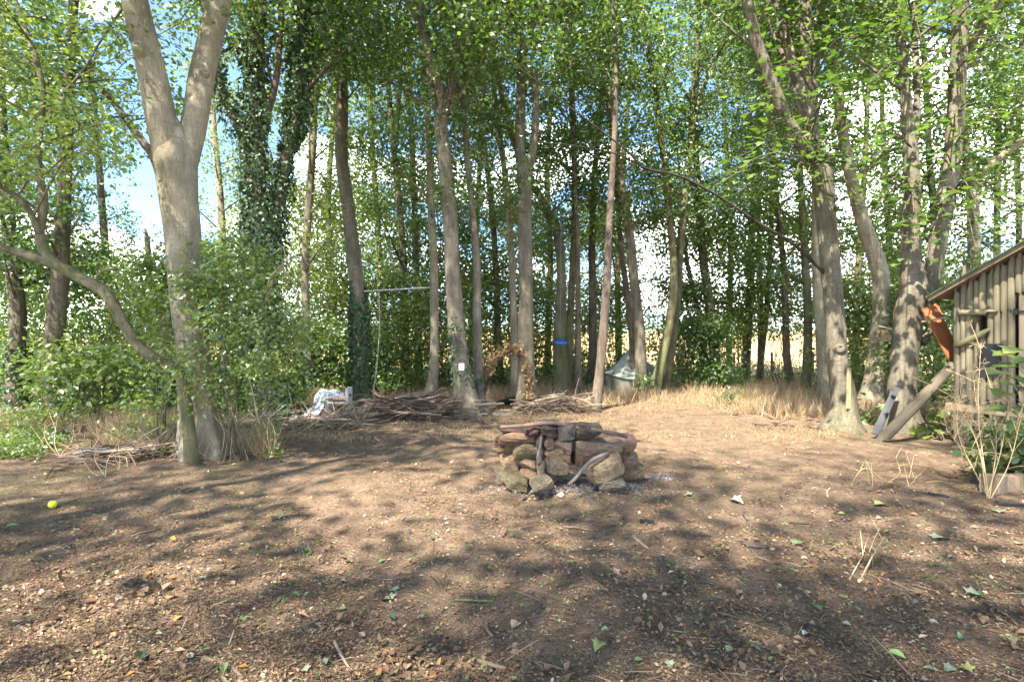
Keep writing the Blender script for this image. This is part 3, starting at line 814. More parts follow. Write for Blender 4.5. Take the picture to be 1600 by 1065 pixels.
tree('background_tree', 'fine stem beyond the bird box tree', 18.5,
     [[(1336, 598, 11), (1338, 500, 10), (1342, 400, 9), (1350, 280, 8), (1356, 150, 7)]], 'bark_olive', 'leaf_light', H=14, zmin=1.8)
tree('background_tree', 'far stem between the bird box tree and the shed tree', 19.5,
     [[(1392, 594, 11), (1394, 500, 10), (1390, 400, 9), (1384, 280, 8), (1378, 150, 7)]], 'bark_brown', 'leaf', H=14, zmin=1.8)
tree('background_tree', 'far stem centred above the stone fire pit', 20.0,
     [[(856, 592, 10), (857, 500, 10), (860, 400, 9), (855, 280, 8), (862, 150, 7)]], 'bark_olive', 'leaf', H=15, zmin=2.8)
tree('background_tree', 'far tree behind the thin trunk beside the tagged tree', 21.0,
     [[(735, 590, 11), (738, 500, 10), (742, 400, 9), (748, 280, 8), (756, 150, 7)]], 'bark_olive', 'leaf_light', H=15, zmin=2.2)
tree('background_tree', 'far tree at the shaded middle left, behind the leafy bush', 20.0,
     [[(238, 592, 11), (240, 500, 10), (236, 430, 9), (230, 380, 8)]], 'bark_brown', 'leaf_dark', H=5.6, zmin=1.8)

# --- trees standing round and behind the viewer; their crowns shade the clearing
for i, (x, y, H, z0, ln, lb) in enumerate([
        (-5.6, 1.6, 14, 6.4, 3.6, 'shade tree close to the left of the viewpoint'),
        (-2.2, -3.4, 14, 6.2, 3.6, 'shade tree behind the viewpoint to the left'),
        (2.4, -2.2, 14, 6.2, 3.4, 'shade tree behind the viewpoint to the right'),
        (-8.6, -2.2, 15, 6.2, 3.8, 'shade tree well behind the left of the clearing'),
        (-5.0, -6.8, 15, 6.0, 3.8, 'shade tree farther back behind the viewpoint'),
        (6.6, 0.6, 14, 6.4, 3.4, 'shade tree close to the right of the viewpoint'),
        (-10.6, 3.8, 14, 5.6, 3.4, 'shade tree outside the left picture edge'),
        (1.2, -7.0, 15, 6.2, 3.6, 'shade tree straight behind the viewpoint'),
        (9.6, 5.0, 13, 5.6, 3.2, 'shade tree outside the right picture edge')]):
    base = np.array([x, y, 0.0])
    r = thing('shade_tree', 'large leafy ' + lb, 'tree', base)
    mb = MB(); cl = []
    pts = np.array([[x, y, -0.05, 0.24], [x + 0.1, y + 0.05, 2, 0.19], [x + 0.0, y + 0.2, 5, 0.14], [x + 0.5, y + 0.3, 8, 0.06], [x - 0.1, y + 0.9, H * 0.8, 0.035], [x + 0.3, y + 1, H, 0.02]])
    S = spline(pts, 5)
    mb.tube(S[:, :3], S[:, 3], 12, True, root_lobes(base, 0.6))
    grow(S[:, :3], S[:, 3], mb, cl, z0, 0.46, ln, 0.42, 1.3, 44, 0.46)
    obj('trunk', mb.mesh('trunk', M['bark_grey'], True, base), r)
    # keep the crown out of the picture
    C, N, D, SZ = leaves_from(cl, 0.185)
    ok = (C[:, 2] > 1.9 + 0.66 * C[:, 1]) | (np.abs(C[:, 0]) > 0.98 * C[:, 1] + 0.3)
    obj('crown', leaf_mesh('crown', C[ok], N[ok], D[ok], SZ[ok], DIAMOND, M['leaf'], base), r)


# ------------------------------------------------------------------ bushes and undergrowth
def bush(name, label, px, Y, w, h, n, leaf='leaf', size=0.10, d=None, z0=0.0, stems=7, bark='bark_brown', cat='bush', lumps=None, zbase=None, r=0.28, wig=0.35, tmpl=DIAMOND, group=None):
    x = (px - CX) / F * Y
    d = d or w * 0.7
    base = np.array([x, Y, float(gz(x, Y)) - 0.03])
    root = thing(name, label, cat, base, group)
    mb = MB(); cl = []
    k = lumps or int(14 + w * h * 9)
    per = n / k
    for i in range(k):
        a, q = rng.uniform(0, 6.28), rng.random() ** 0.5
        zz = z0 + (h - z0) * rng.random() ** 0.8
        f = 1.0 - 0.55 * max(0, (zz / h) - 0.45) ** 1.2 * 1.6
        c = base + np.array([math.cos(a) * q * w * 0.5 * f, math.sin(a) * q * d * 0.5 * f, zz])
        cl.append((*c, r * rng.uniform(0.6, 1.4), per * rng.uniform(0.5, 1.5)))
        if i % max(1, k // (stems * 2)) == 0:
            s0 = base + np.array([rng.uniform(-0.2, 0.2) * w * 0.5, rng.uniform(-0.1, 0.1), 0])
            mid = (s0 + c) / 2 + rng.uniform(-wig, wig, 3) * 0.35 + np.array([0, 0, 0.15])
            P = spline([s0, mid, c], 4)
            mb.tube(P, np.linspace(0.012, 0.003, len(P)), 5, False)
    obj('stems', mb.mesh('stems', M[bark], True, base), root)
    C, N, D, S = leaves_from(cl, size)
    C[:, 2] = np.maximum(C[:, 2], 0.03)
    obj('foliage', leaf_mesh('foliage', C, N, D, S, tmpl, M[leaf], base), root)
    return root

for a in [
    ('leafy_bush', 'dense dark bush at the far left edge between the rough trunks', 20, 12.0, 4.2, 3.6, 9000, 'leaf'),
    ('leafy_bush', 'tall leafy bush filling the wood beyond the low mossy bough', 140, 14.0, 4.6, 3.9, 10000, 'leaf_light'),
    ('elder_bush', 'low broad leaved bush spreading over the grass under the mossy bough', 150, 9.6, 2.3, 1.3, 3000, 'leaf_light', 0.11),
    ('pale_shrub', 'soft pale grey green shrub in the gap beneath the mossy bough', 205, 12.6, 2.8, 1.5, 5200, 'leaf_light', 0.06),
    ('leafy_bush', 'bright bush in the gap left of the forked trunk', 245, 15.5, 3.2, 3.3, 7000, 'leaf_light'),
    ('leafy_bush', 'bush behind the forked trunk, right side', 345, 13.2, 2.8, 3.6, 7000, 'leaf_light'),
    ('leafy_bush', 'sunlit bush between ivy smothered tree and ivy column', 505, 16.0, 3.4, 4.3, 9000, 'leaf_light'),
    ('leafy_bush', 'dark low bush round the foot of the ivy smothered tree', 400, 10.8, 1.6, 1.9, 3600, 'leaf', 0.09),
    ('leafy_bush', 'dark low bush behind the grey sheet', 510, 14.4, 2.6, 2.0, 5000, 'leaf'),
    ('leafy_bush', 'leafy bush hanging under the white pole', 622, 16.4, 3.0, 3.4, 7500, 'leaf_light'),
    ('leafy_bush', 'shaded bush between pale trunk and tagged tree', 690, 15.4, 2.6, 3.5, 6500, 'leaf_light'),
    ('leafy_bush', 'dim bush low down behind the big stick pile', 590, 15.0, 2.4, 1.7, 4200, 'leaf'),
    ('leafy_bush', 'tall bush between the tagged tree and the dried arch', 765, 18.0, 3.4, 4.0, 8500, 'leaf_light'),
    ('leafy_bush', 'bush behind the fire pit tree', 838, 17.5, 2.8, 3.2, 6500, 'leaf_light'),
    ('leafy_bush', 'bush between the blue disc and the dead trunk', 915, 18.8, 2.6, 2.6, 5000, 'leaf_light'),
    ('leafy_bush', 'leaf mass hanging above the tent peak', 955, 19.5, 3.0, 3.6, 5500, 'leaf_light', 0.1, None, 1.6),
    ('leafy_bush', 'leaf mass around the crossing pair by the tent', 1070, 17.6, 2.6, 3.4, 6500, 'leaf_light', 0.1, None, 0.6),
    ('leafy_bush', 'dark round bush at the right of the tent', 1095, 16.4, 2.0, 2.1, 5600, 'leaf'),
    ('leafy_bush', 'light bush right of the leafy trunk, before the field', 1150, 19.2, 2.2, 3.0, 4200, 'leaf_light', 0.1, None, 1.5),
    ('leafy_bush', 'hanging leaves before the golden field near the fence', 1215, 17.0, 2.4, 3.4, 4200, 'leaf_light', 0.1, None, 1.6),
    ('leafy_bush', 'bush behind the bird box trunk', 1345, 14.6, 2.2, 3.1, 6200, 'leaf_light'),
    ('leafy_bush', 'bush in the gap between bird box trunk and shed tree', 1395, 15.4, 2.0, 3.4, 5500, 'leaf_light'),
    ('leafy_bush', 'bright bush behind the orange board', 1462, 11.6, 2.0, 2.7, 6500, 'leaf_light'),
    ('tall_thicket', 'tall sunlit thicket deep behind the forked trunk', 300, 19.5, 5.5, 5.0, 6650, 'leaf_light', 0.13),
    ('tall_thicket', 'tall thicket deep behind the ivy smothered tree', 440, 20.5, 5.5, 7.2, 13473, 'leaf_light', 0.13),
    ('tall_thicket', 'tall sunlit thicket deep behind the ivy column tree', 560, 21.0, 5.0, 7.4, 13473, 'leaf_light', 0.13),
    ('tall_thicket', 'tall thicket deep behind the pale sunlit trunk', 680, 20.5, 4.6, 7.6, 13473, 'leaf_light', 0.13),
    ('tall_thicket', 'tall thicket deep in the wood straight behind the fire pit', 810, 22.0, 4.6, 7.0, 11025, 'leaf_light', 0.13, None, 1.2),
    ('tall_thicket', 'tall thicket filling the far left of the wood', 80, 18.0, 6.0, 5.0, 7000, 'leaf_light', 0.13),
    ('tall_thicket', 'high leafy thicket beyond the dead leaning trunk', 930, 22.5, 4.0, 7.2, 7962, 'leaf_light', 0.13, None, 2.4),
    ('tall_thicket', 'high leafy thicket beyond the crossing pair of trunks', 1090, 21.8, 4.4, 7.2, 8575, 'leaf_light', 0.13, None, 1.9),
    ('tall_thicket', 'high leafy thicket over the fence', 1240, 21.8, 4.4, 6.6, 7350, 'leaf_light', 0.13, None, 2.2),
    ('tall_thicket', 'high leafy thicket seen between the right hand trunks', 1400, 19.5, 4.6, 6.6, 9187, 'leaf_light', 0.13, None, 1.2),
    ('leafy_bush', 'bush rising behind the shed roof', 1545, 13.0, 3.2, 3.4, 7000, 'leaf_light'),
]:
    bush(*a)

# thorn shoots in front of the forked trunk
bush('hawthorn_shrub', 'bright light green thorny shrub growing round the foot of the forked trunk', 366, 6.75, 2.1, 2.7, 7200, 'leaf_light', 0.062, d=1.2, z0=0.75, stems=4, bark='bark_brown', r=0.16, lumps=80)
bush('hawthorn_shoot', 'small light green shoots on the left side of the forked trunk', 255, 7.3, 0.9, 2.7, 3200, 'leaf_light', 0.06, d=0.7, z0=1.5, stems=2, bark='bark_brown', r=0.16, lumps=22)

# bare pale twigs of the thorn shrub
b0 = at(430, 640, 6.6); b0[2] = 0.0
r = thing('bare_twig_shrub', 'bare pale dead twigs reaching up beside the thorny shrub', 'shrub', b0)
mb = MB()
for (pts) in [[(405, 660), (385, 560), (392, 515), (415, 470), (440, 420), (490, 402)], [(415, 470), (425, 430), (470, 395), (505, 398)], [(440, 420), (445, 395), (438, 382)], [(392, 515), (372, 490), (360, 470)], [(470, 395), (478, 410), (498, 422)], [(440, 420), (460, 445), (455, 462)]]:
    P = spline([at(x, y, 6.6 + 0.1 * math.sin(x)) for x, y in pts], 5)
    mb.tube(P, np.linspace(0.013, 0.004, len(P)), 5, False)
obj('twigs', mb.mesh('twigs', M['bark_pale'], True, b0), r)

# near sycamore sprays hanging from the two right hand trees
def sprays(root, name_label, spots, size, n_leaf=13, leaf='leaf'):
    base = np.array(root.location)
    mb = MB(); Cs, Ns, Ds, Ss = [], [], [], []
    for (px, py, Y, ox, oy, oY) in spots:
        s0, e = at(ox, oy, oY), at(px, py, Y)
        mid = (s0 + e) / 2 + np.array([0, 0, 0.25])
        P = spline([s0, mid, e], 6)
        mb.tube(P, np.linspace(0.014, 0.004, len(P)), 5, False)
        dv = nrm(e - mid)
        for i in range(n_leaf):
            t = rng.uniform(0.5, 1.0)
            q = P[int(t * (len(P) - 1))] + rng.standard_normal(3) * np.array([0.24, 0.22, 0.10])
            Cs.append(q); Ns.append([rng.normal(0, 0.3), rng.normal(-0.12, 0.3), 1.0]); Ds.append(nrm(dv + rng.standard_normal(3) * 0.8)); Ss.append(size * rng.uniform(0.6, 1.2))
    obj('hanging_branch', mb.mesh('hanging_branch', M['bark_brown'], True, base), root)
    obj('hanging_leaves', leaf_mesh('hanging_leaves', np.array(Cs), np.array(Ns), np.array(Ds), np.array(Ss), MAPLE, M[leaf], base), root)

t14 = [o for o in TREES if 'batten' in o['label'] and 'flared' in o['label']][0]
t16 = [o for o in TREES if 'nearest the log shed' in o['label']][0]
sp = []
for px, py in [(1230, 90), (1290, 60), (1320, 150), (1180, 200), (1150, 265), (1225, 275), (1300, 235), (1240, 205), (1330, 205), (1345, 60), (1205, 300), (1130, 300), (1160, 160), (1260, 330), (1320, 290), (1355, 270), (1200, 30), (1290, 130)]:
    for k in range(2):
        sp.append((px + rng.uniform(-25, 25), py + rng.uniform(-20, 20), rng.uniform(6.6, 8.6), 1270 + rng.uniform(-10, 10), min(py + 60, 250) if py < 200 else 260, 8.9))
sprays(t14, '', sp, 0.12, 17, 'leaf_dark')
sp = []
for px, py in [(1370, 120), (1440, 60), (1470, 130), (1380, 230), (1400, 300), (1450, 270), (1350, 320), (1480, 205), (1540, 120), (1570, 180), (1550, 230), (1585, 330), (1590, 90), (1530, 330), (1420, 380), (1480, 360), (1400, 20), (1560, 40), (1510, 400), (1455, 420), (1385, 350), (1590, 260)]:
    for k in range(2):
        sp.append((px + rng.uniform(-25, 25), py + rng.uniform(-20, 20), rng.uniform(6.2, 8.4), 1424 if px < 1450 else 1490, max(0, min(py, 300)), 8.8))
sprays(t16, '', sp, 0.12, 17, 'leaf_dark')

def palette(n, cols, w, jit=0.2):
    cols = np.array(cols); w = np.array(w, float)
    i = rng.choice(len(cols), n, p=w / w.sum())
    return np.clip(cols[i] * rng.uniform(1 - jit, 1 + jit, (n, 1)), 0, 1)

# dry grass and bracken along the back of the clearing
def clump(x, y, s, ph):
    return np.sin(x * s + ph) * np.sin(y * s * 1.3 + 2 * ph) + 0.6 * np.sin(x * s * 2.7 + y * s * 1.9 + ph)
STRAW = [(0.44, 0.315, 0.185), (0.36, 0.245, 0.14), (0.53, 0.41, 0.27), (0.25, 0.17, 0.10), (0.30, 0.27, 0.13)]
def blades(name, label, region, n, hlo, hhi, cols, wts, mat, keep=0.0, wid=(0.004, 0.010), lean=0.35, s=0.9):
    Cx, Cy = [], []
    while sum(map(len, Cx)) < n:
        px = rng.uniform(region[0], region[1], n); Y = rng.uniform(region[2] ** 0.6, region[3] ** 0.6, n) ** (1 / 0.6)
        x = (px - CX) / F * Y
        ok = clump(x, Y, s, 1.3) + rng.uniform(-0.7, 0.7, n) > keep
        Cx.append(x[ok]); Cy.append(Y[ok])
    x, y = np.concatenate(Cx)[:n], np.concatenate(Cy)[:n]
    C = np.stack([x, y, gz(x, y) - 0.01], -1)
    D = nrm(np.stack([rng.normal(0, lean, n), rng.normal(0, lean, n), np.ones(n)], -1))
    N = nrm(np.stack([rng.normal(0, 1, n), rng.normal(-0.6, 1, n), np.zeros(n) + 0.01], -1))
    hh = rng.uniform(hlo, hhi, n) * (0.75 + 0.25 * np.sin(x * 1.7) * np.sin(y * 0.9))
    return tag(obj(name, leaf_mesh(name, C, N, D, hh, BLADE, mat, width=rng.uniform(*wid, n), cols=palette(n, cols, wts))), label, kind='stuff')
blades('dry_grass', 'straw coloured dead grass and bracken along the back of the clearing', (380, 1520, 12.6, 20), 34000, 0.12, 0.55, STRAW, [3, 2, 3, 1, 1], M['straw'], -0.35, (0.007, 0.016), 0.7)
blades('short_dry_grass', 'short trampled dead grass in the middle of the clearing', (330, 1330, 8.0, 13.5), 20000, 0.03, 0.16, STRAW, [3, 3, 2, 3, 1], M['straw'], 0.0, (0.004, 0.009), 0.9)
blades('left_dry_grass', 'dead grass and stalks at the edge of the clearing under the mossy bough', (-60, 430, 7.0, 12), 11000, 0.08, 0.5, STRAW, [3, 3, 2, 2, 2], M['straw'], 0.0, (0.004, 0.010), 0.6)
blades('right_dry_grass', 'tall straw behind the right hand trees', (1120, 1500, 10.2, 13.5), 11000, 0.12, 0.6, STRAW, [3, 2, 3, 1, 1], M['straw'], -0.2, (0.006, 0.013), 0.75)

def weeds(name, label, region, n, zh, size, mat, keep=0.1, s=1.1, ph=0.4):
    out = []
    while sum(map(len, out)) < n:
        px = rng.uniform(region[0], region[1], n); Y = rng.uniform(region[2], region[3], n)
        x = (px - CX) / F * Y
        ok = clump(x, Y, s, ph) + rng.uniform(-0.5, 0.5, n) > keep
        out.append(np.stack([x, Y], -1)[ok])
    p = np.concatenate(out)[:n]
    C = np.stack([p[:, 0], p[:, 1], gz(p[:, 0], p[:, 1]) + 0.01 + zh * rng.random(n) ** 1.7], -1)
    return tag(obj(name, leaf_mesh(name, C, rdir(n, 1.1, 0.6), rdir(n), rng.uniform(0.6, 1.3, n) * size, DIAMOND, M[mat])), label, kind='stuff')
weeds('ground_ivy', 'low green weeds and ground ivy under the mossy bough', (-60, 440, 6.7, 13.0), 24000, 0.15, 0.05, 'leaf_light', 0.0)
weeds('undergrowth', 'green nettles and low growth deep under the far trees', (-40, 1500, 15, 21), 12000, 0.7, 0.11, 'leaf', 0.1, 0.6, 2.0)
weeds('clearing_sprouts', 'tiny green sprouts scattered on the floor of the clearing', (0, 1600, 3.0, 11), 1500, 0.03, 0.03, 'leaf', 0.45, 1.7, 3.0)

# leaf litter on the floor, spread evenly as seen
def floor_points(n, y0=632, y1=1085, power=1.0):
    px = rng.uniform(-30, 1630, n); py = y0 + (y1 - y0) * rng.random(n) ** power
    Y = CH * F / (py - HY)
    x = (px - CX) / F * Y
    return x, Y
LITTER = [(0.30, 0.205, 0.125), (0.20, 0.130, 0.080), (0.42, 0.31, 0.19), (0.105, 0.068, 0.044), (0.46, 0.20, 0.06), (0.50, 0.44, 0.33), (0.20, 0.22, 0.09), (0.26, 0.17, 0.12)]
n = 150000
x, y = floor_points(n, power=0.85)
keep = (clump(x, y, 0.8, 0.7) * 0.35 + rng.random(n)) > 0.22
x, y = x[keep], y[keep]; n = len(x)
C = np.stack([x, y, gz(x, y) + rng.uniform(0.001, 0.012, n)], -1)
sz = np.exp(rng.normal(math.log(0.0125), 0.50, n)) * (0.72 + 0.07 * y)
tag(obj('leaf_litter', leaf_mesh('leaf_litter', C, rdir(n, 1.5, 0.55), rdir(n), sz, DIAMOND, M['flake'], width=sz * rng.uniform(0.25, 1.0, n), cols=palette(n, LITTER, [5, 7, 1.6, 5, 0.5, 0.4, 1.8, 5], 0.25))),
    'brown leaf litter and bark chips covering the floor of the clearing', kind='stuff')
n = 3600
x, y = floor_points(n * 3, power=0.8)
dr = clump(x, y, 1.5, 2.1) + 0.9 * np.exp(-((x - 1.6) ** 2 + (y - 4.4) ** 2) / 0.8) + rng.uniform(-0.8, 0.8, n * 3)
o_ = np.argsort(-dr)[:n]; x, y = x[o_], y[o_]
C = np.stack([x, y, gz(x, y) + rng.uniform(0.004, 0.02, n)], -1)
CURL = (OVAL[0] * [1, 1, 0] + np.array([[0, 0, 0.9 * abs(q[0]) ** 1.2 + 0.22 * (q[1] - 0.5) ** 2] for q in OVAL[0]]), OVAL[1])
sz = np.exp(rng.normal(math.log(0.024), 0.38, n))
tag(obj('curled_leaves', leaf_mesh('curled_leaves', C, rdir(n, 1.3, 0.6) * np.array([1, 1, 1]), rdir(n), sz, CURL, M['flake'], width=sz * rng.uniform(0.7, 1.4, n), cols=palette(n, [(0.22, 0.145, 0.088), (0.15, 0.095, 0.06), (0.31, 0.22, 0.14), (0.36, 0.165, 0.055), (0.20, 0.205, 0.095), (0.40, 0.34, 0.25)], [5, 6, 1.2, 0.4, 2.0, 0.3], 0.25))),
    'drifts of curled brown leaves on the soil', kind='stuff')
TWIG = (np.array([[-0.5, 0, 0], [0.5, 0, 0], [0, 0, 0.02], [-0.5, 0.5, 0.012], [0.5, 0.5, 0.012], [0, 0.5, 0.034], [-0.3, 1, 0], [0.3, 1, 0], [0, 1, 0.015]]),
        np.array([[0, 3, 2], [3, 5, 2], [2, 5, 1], [5, 4, 1], [3, 6, 5], [6, 8, 5], [5, 8, 4], [8, 7, 4]]))
n = 6500
x, y = floor_points(n, power=0.9)
C = np.stack([x, y, gz(x, y) + 0.004], -1)
sz = np.exp(rng.normal(math.log(0.06), 0.5, n))
tag(obj('twig_litter', leaf_mesh('twig_litter', C, rdir(n, 2.5, 0.4), rdir(n) * np.array([1, 1, 0.15]), sz, TWIG, M['flake'], width=rng.uniform(0.003, 0.007, n), cols=palette(n, [(0.15, 0.10, 0.068), (0.075, 0.052, 0.038), (0.24, 0.17, 0.11), (0.33, 0.26, 0.17)], [4, 4, 2, 0.6]))),
    'small broken twigs scattered over the floor of the clearing', kind='stuff')
n = 450
x, y = floor_points(n)
C = np.stack([x, y, gz(x, y) + 0.006], -1)
sz = rng.uniform(0.008, 0.022, n)
tag(obj('stone_chips', leaf_mesh('stone_chips', C, rdir(n, 2, 0.5), rdir(n), sz, OVAL, M['flake'], cols=palette(n, [(0.36, 0.33, 0.30), (0.28, 0.26, 0.24), (0.46, 0.42, 0.37)], [2, 2, 1]))),
    'pale stone chips scattered on the soil', kind='stuff')

# ------------------------------------------------------------------ stone fire pit
def rock_mesh(seed, k=5):
    g = np.random.default_rng(seed)
    lin = np.linspace(-1, 1, k + 1)
    V, Fq, ix = [], [], {}
    def vid(p):
        key = tuple(np.round(p, 4))
        if key not in ix:
            ix[key] = len(V); V.append(np.array(p))
        return ix[key]
    for ax in range(3):
        for s in (-1, 1):
            for i in range(k):
                for j in range(k):
                    q = []
                    for (a, b) in ((i, j), (i + 1, j), (i + 1, j + 1), (i, j + 1)):
                        p = [0, 0, 0]; p[ax] = s; p[(ax + 1) % 3] = lin[a]; p[(ax + 2) % 3] = lin[b]
                        q.append(vid(p))
                    Fq.append(q if s > 0 else q[::-1])
    V = np.array(V)
    sph = V / np.linalg.norm(V, axis=1, keepdims=True) * 1.18
    V = V * 0.80 + sph * 0.20
    for _ in range(7):                       # knapped faces
        nn = nrm(g.standard_normal(3)); dd = g.uniform(0.74, 1.0)
        t = V @ nn - dd
        V = V - np.clip(t, 0, None)[:, None] * nn * 0.9
    ph = g.uniform(0, 6, 6)
    V = V + 0.05 * np.stack([np.sin(V[:, 1] * 4 + ph[0]) + np.sin(V[:, 2] * 3 + ph[1]), np.sin(V[:, 2] * 4 + ph[2]) + np.sin(V[:, 0] * 3 + ph[3]), np.sin(V[:, 0] * 4 + ph[4]) + np.sin(V[:, 1] * 3 + ph[5])], -1)
    V = V + g.normal(0, 0.026, V.shape)
    return mesh('stone', V * 0.5 / 0.95, [Fq], M['stone'], False)
ROCKS = [rock_mesh(s) for s in range(8)]
FP = np.array([at(893, 700, 6.02)[0], 6.02, 0.0])
pit = thing('fire_pit', 'rough stone fire pit ring blackened along its top, middle of the clearing', 'fire pit', FP)
TAN, RED, SOOT, GREY, OLV, BRN = (0.32, 0.215, 0.13), (0.225, 0.148, 0.108), (0.088, 0.066, 0.055), (0.19, 0.155, 0.125), (0.25, 0.19, 0.105), (0.245, 0.155, 0.095)
front = [
 (782, 667, 818, 681, (0.10, 0.065, 0.05)), (817, 667, 831, 680, SOOT), (830, 667, 850, 682, (0.12, 0.06, 0.05)), (850, 666, 873, 683, SOOT), (872, 666, 899, 687, (0.15, 0.13, 0.115)), (899, 666, 936, 688, (0.098, 0.082, 0.07)),
 (784, 678, 838, 697, BRN), (848, 682, 864, 701, RED), (862, 685, 894, 709, (0.26, 0.18, 0.135)), (894, 692, 968, 716, (0.225, 0.165, 0.122)), (966, 696, 991, 709, BRN), (776, 683, 788, 701, BRN), (836, 680, 850, 700, SOOT),
 (790, 696, 806, 713, BRN), (804, 696, 841, 717, OLV), (852, 703, 881, 720, TAN), (878, 708, 894, 727, BRN), (896, 712, 918, 732, (0.16, 0.10, 0.06)), (967, 708, 999, 733, (0.30, 0.20, 0.14)), (778, 700, 792, 715, BRN), (839, 699, 853, 722, GREY), (916, 712, 935, 728, RED), (935, 713, 968, 730, BRN),
 (783, 712, 812, 733, TAN), (810, 716, 837, 735, (0.30, 0.20, 0.135)), (852, 719, 890, 745, (0.27, 0.215, 0.14)), (968, 731, 1009, 751, (0.29, 0.22, 0.125)), (888, 726, 906, 742, (0.33, 0.23, 0.17)), (836, 722, 854, 742, GREY), (902, 730, 922, 746, GREY),
]
def ring_y(px):
    x = (px - 893) / F * 5.4
    return FP[1] - math.sqrt(max(0.05, 0.74 ** 2 - x * x)) * 0.92
for i, (x0, y0, x1, y1, c) in enumerate(front):
    Y = ring_y((x0 + x1) / 2)
    lo, hi = at(x0, y1, Y), at(x1, y0, Y)
    o = obj('stone', ROCKS[i % 8], pit, color=tuple(v * 0.82 for v in c))
    dep = rng.uniform(0.24, 0.32)
    o.location = Vector(((lo[0] + hi[0]) / 2, Y + dep / 2 - 0.03 + rng.uniform(-0.015, 0.025), (lo[2] + hi[2]) / 2)) - Vector(FP)
    o.scale = ((hi[0] - lo[0]) * 1.10, dep, (hi[2] - lo[2]) * 1.14)
    o.rotation_euler = (rng.uniform(-0.08, 0.08), rng.uniform(-0.06, 0.06), rng.uniform(-0.2, 0.2))
# fallen stones at the foot of the ring
for i, (cx_, cy_, w, h, tilt, c, dy) in enumerate([(944, 736, 54, 34, -0.42, (0.29, 0.215, 0.135), -0.10), (783, 741, 24, 17, 0.1, (0.20, 0.165, 0.11), -0.05), (804, 751, 35, 19, 0.1, (0.19, 0.155, 0.09), -0.16), (848, 755, 30, 17, 0.0, (0.25, 0.20, 0.13), -0.18), (955, 756, 32, 17, -0.2, (0.29, 0.235, 0.165), -0.16), (826, 742, 24, 16, 0.2, BRN, -0.02)]):
    Y = ring_y(cx_) + dy
    o = obj('stone', ROCKS[(i * 3 + 1) % 8], pit, color=tuple(v * 0.9 for v in c))
    o.location = Vector(at(cx_, cy_, Y)) - Vector(FP)
    o.scale = (w / F * Y * 1.08, 0.24, h / F * Y * 1.1)
    o.rotation_euler = (0.1, tilt, rng.uniform(-0.3, 0.3))
for row in range(3):                          # sides and back
    for k in range(10):
        a = math.radians(18 + 16 * k + 7 * (row % 2))
        o = obj('stone', ROCKS[(row * 3 + k) % 8], pit, color=tuple(v * rng.uniform(0.6, 0.95) for v in (BRN, TAN, RED, GREY)[rng.integers(4)]))
        o.location = (0.66 * math.cos(a), 0.62 * math.sin(a), 0.07 + 0.135 * row)
        o.scale = (0.22 * rng.uniform(0.85, 1.15), 0.2, 0.15)
        o.rotation_euler = (rng.uniform(-0.08, 0.08), rng.uniform(-0.08, 0.08), a + math.pi / 2)

def ash_mat():
    m, n, l = new_mat('ash')
    v = objvec(n, l, rand=False)
    a = noise(n, l, v, 9, 8, 0.75)
    r = ramp(n, [(0.36, (0.10, 0.078, 0.062)), (0.52, (0.24, 0.20, 0.17)), (0.68, (0.40, 0.37, 0.34))])
    l.new(a.outputs['Fac'], r.inputs['Fac'])
    return finish(m, n, l, r.outputs['Color'], 1.0, a.outputs['Fac'], 0.03, 0.8, 0.05)
M['ash'] = ash_mat()
def mound(name, label, c, rx, ry, h, mat, kind='stuff', seed=1):
    g = np.random.default_rng(seed)
    A, Rn = 48, 9
    ph = g.uniform(0, 6, 5)
    v, f = [[0, 0, h]], []
    for i in range(1, Rn + 1):
        for j in range(A):
            a = 2 * math.pi * j / A
            e = 1 + 0.16 * math.sin(3 * a + ph[0]) + 0.12 * math.sin(5 * a + ph[1]) + 0.07 * math.sin(11 * a + ph[2])
            q = i / Rn
            x, y = rx * q * e * math.cos(a), ry * q * e * math.sin(a)
            z = h * (1 - q * q) + 0.012 * math.sin(x * 31 + ph[3]) * math.sin(y * 27 + ph[4]) * (1 - q ** 4)
            v.append([x, y, z + float(gz(c[0] + x, c[1] + y)) + 0.006 - 0.012 * (q > 0.99)])
    tri = [[0, 1 + j, 1 + (j + 1) % A] for j in range(A)]
    for i in range(Rn - 1):
        for j in range(A):
            a0, b0 = 1 + i * A + j, 1 + i * A + (j + 1) % A
            f.append([a0, a0 + A, b0 + A, b0])
    o = obj(name, mesh(name, v, [tri, f], mat, True), None, (c[0], c[1], 0))
    return tag(o, label, kind=kind)
mound('ash', 'pale wood ash spilling from the foot of the fire pit', gp(893, 760), 0.62, 0.24, 0.045, M['ash'], seed=2)
mound('ash', 'small dark patch of old ash beside the fire pit', gp(1030, 746), 0.15, 0.10, 0.012, M['ash'], seed=5)
mound('ash', 'bed of ash inside the stone fire pit ring', FP, 0.5, 0.45, 0.12, M['ash'], seed=8)

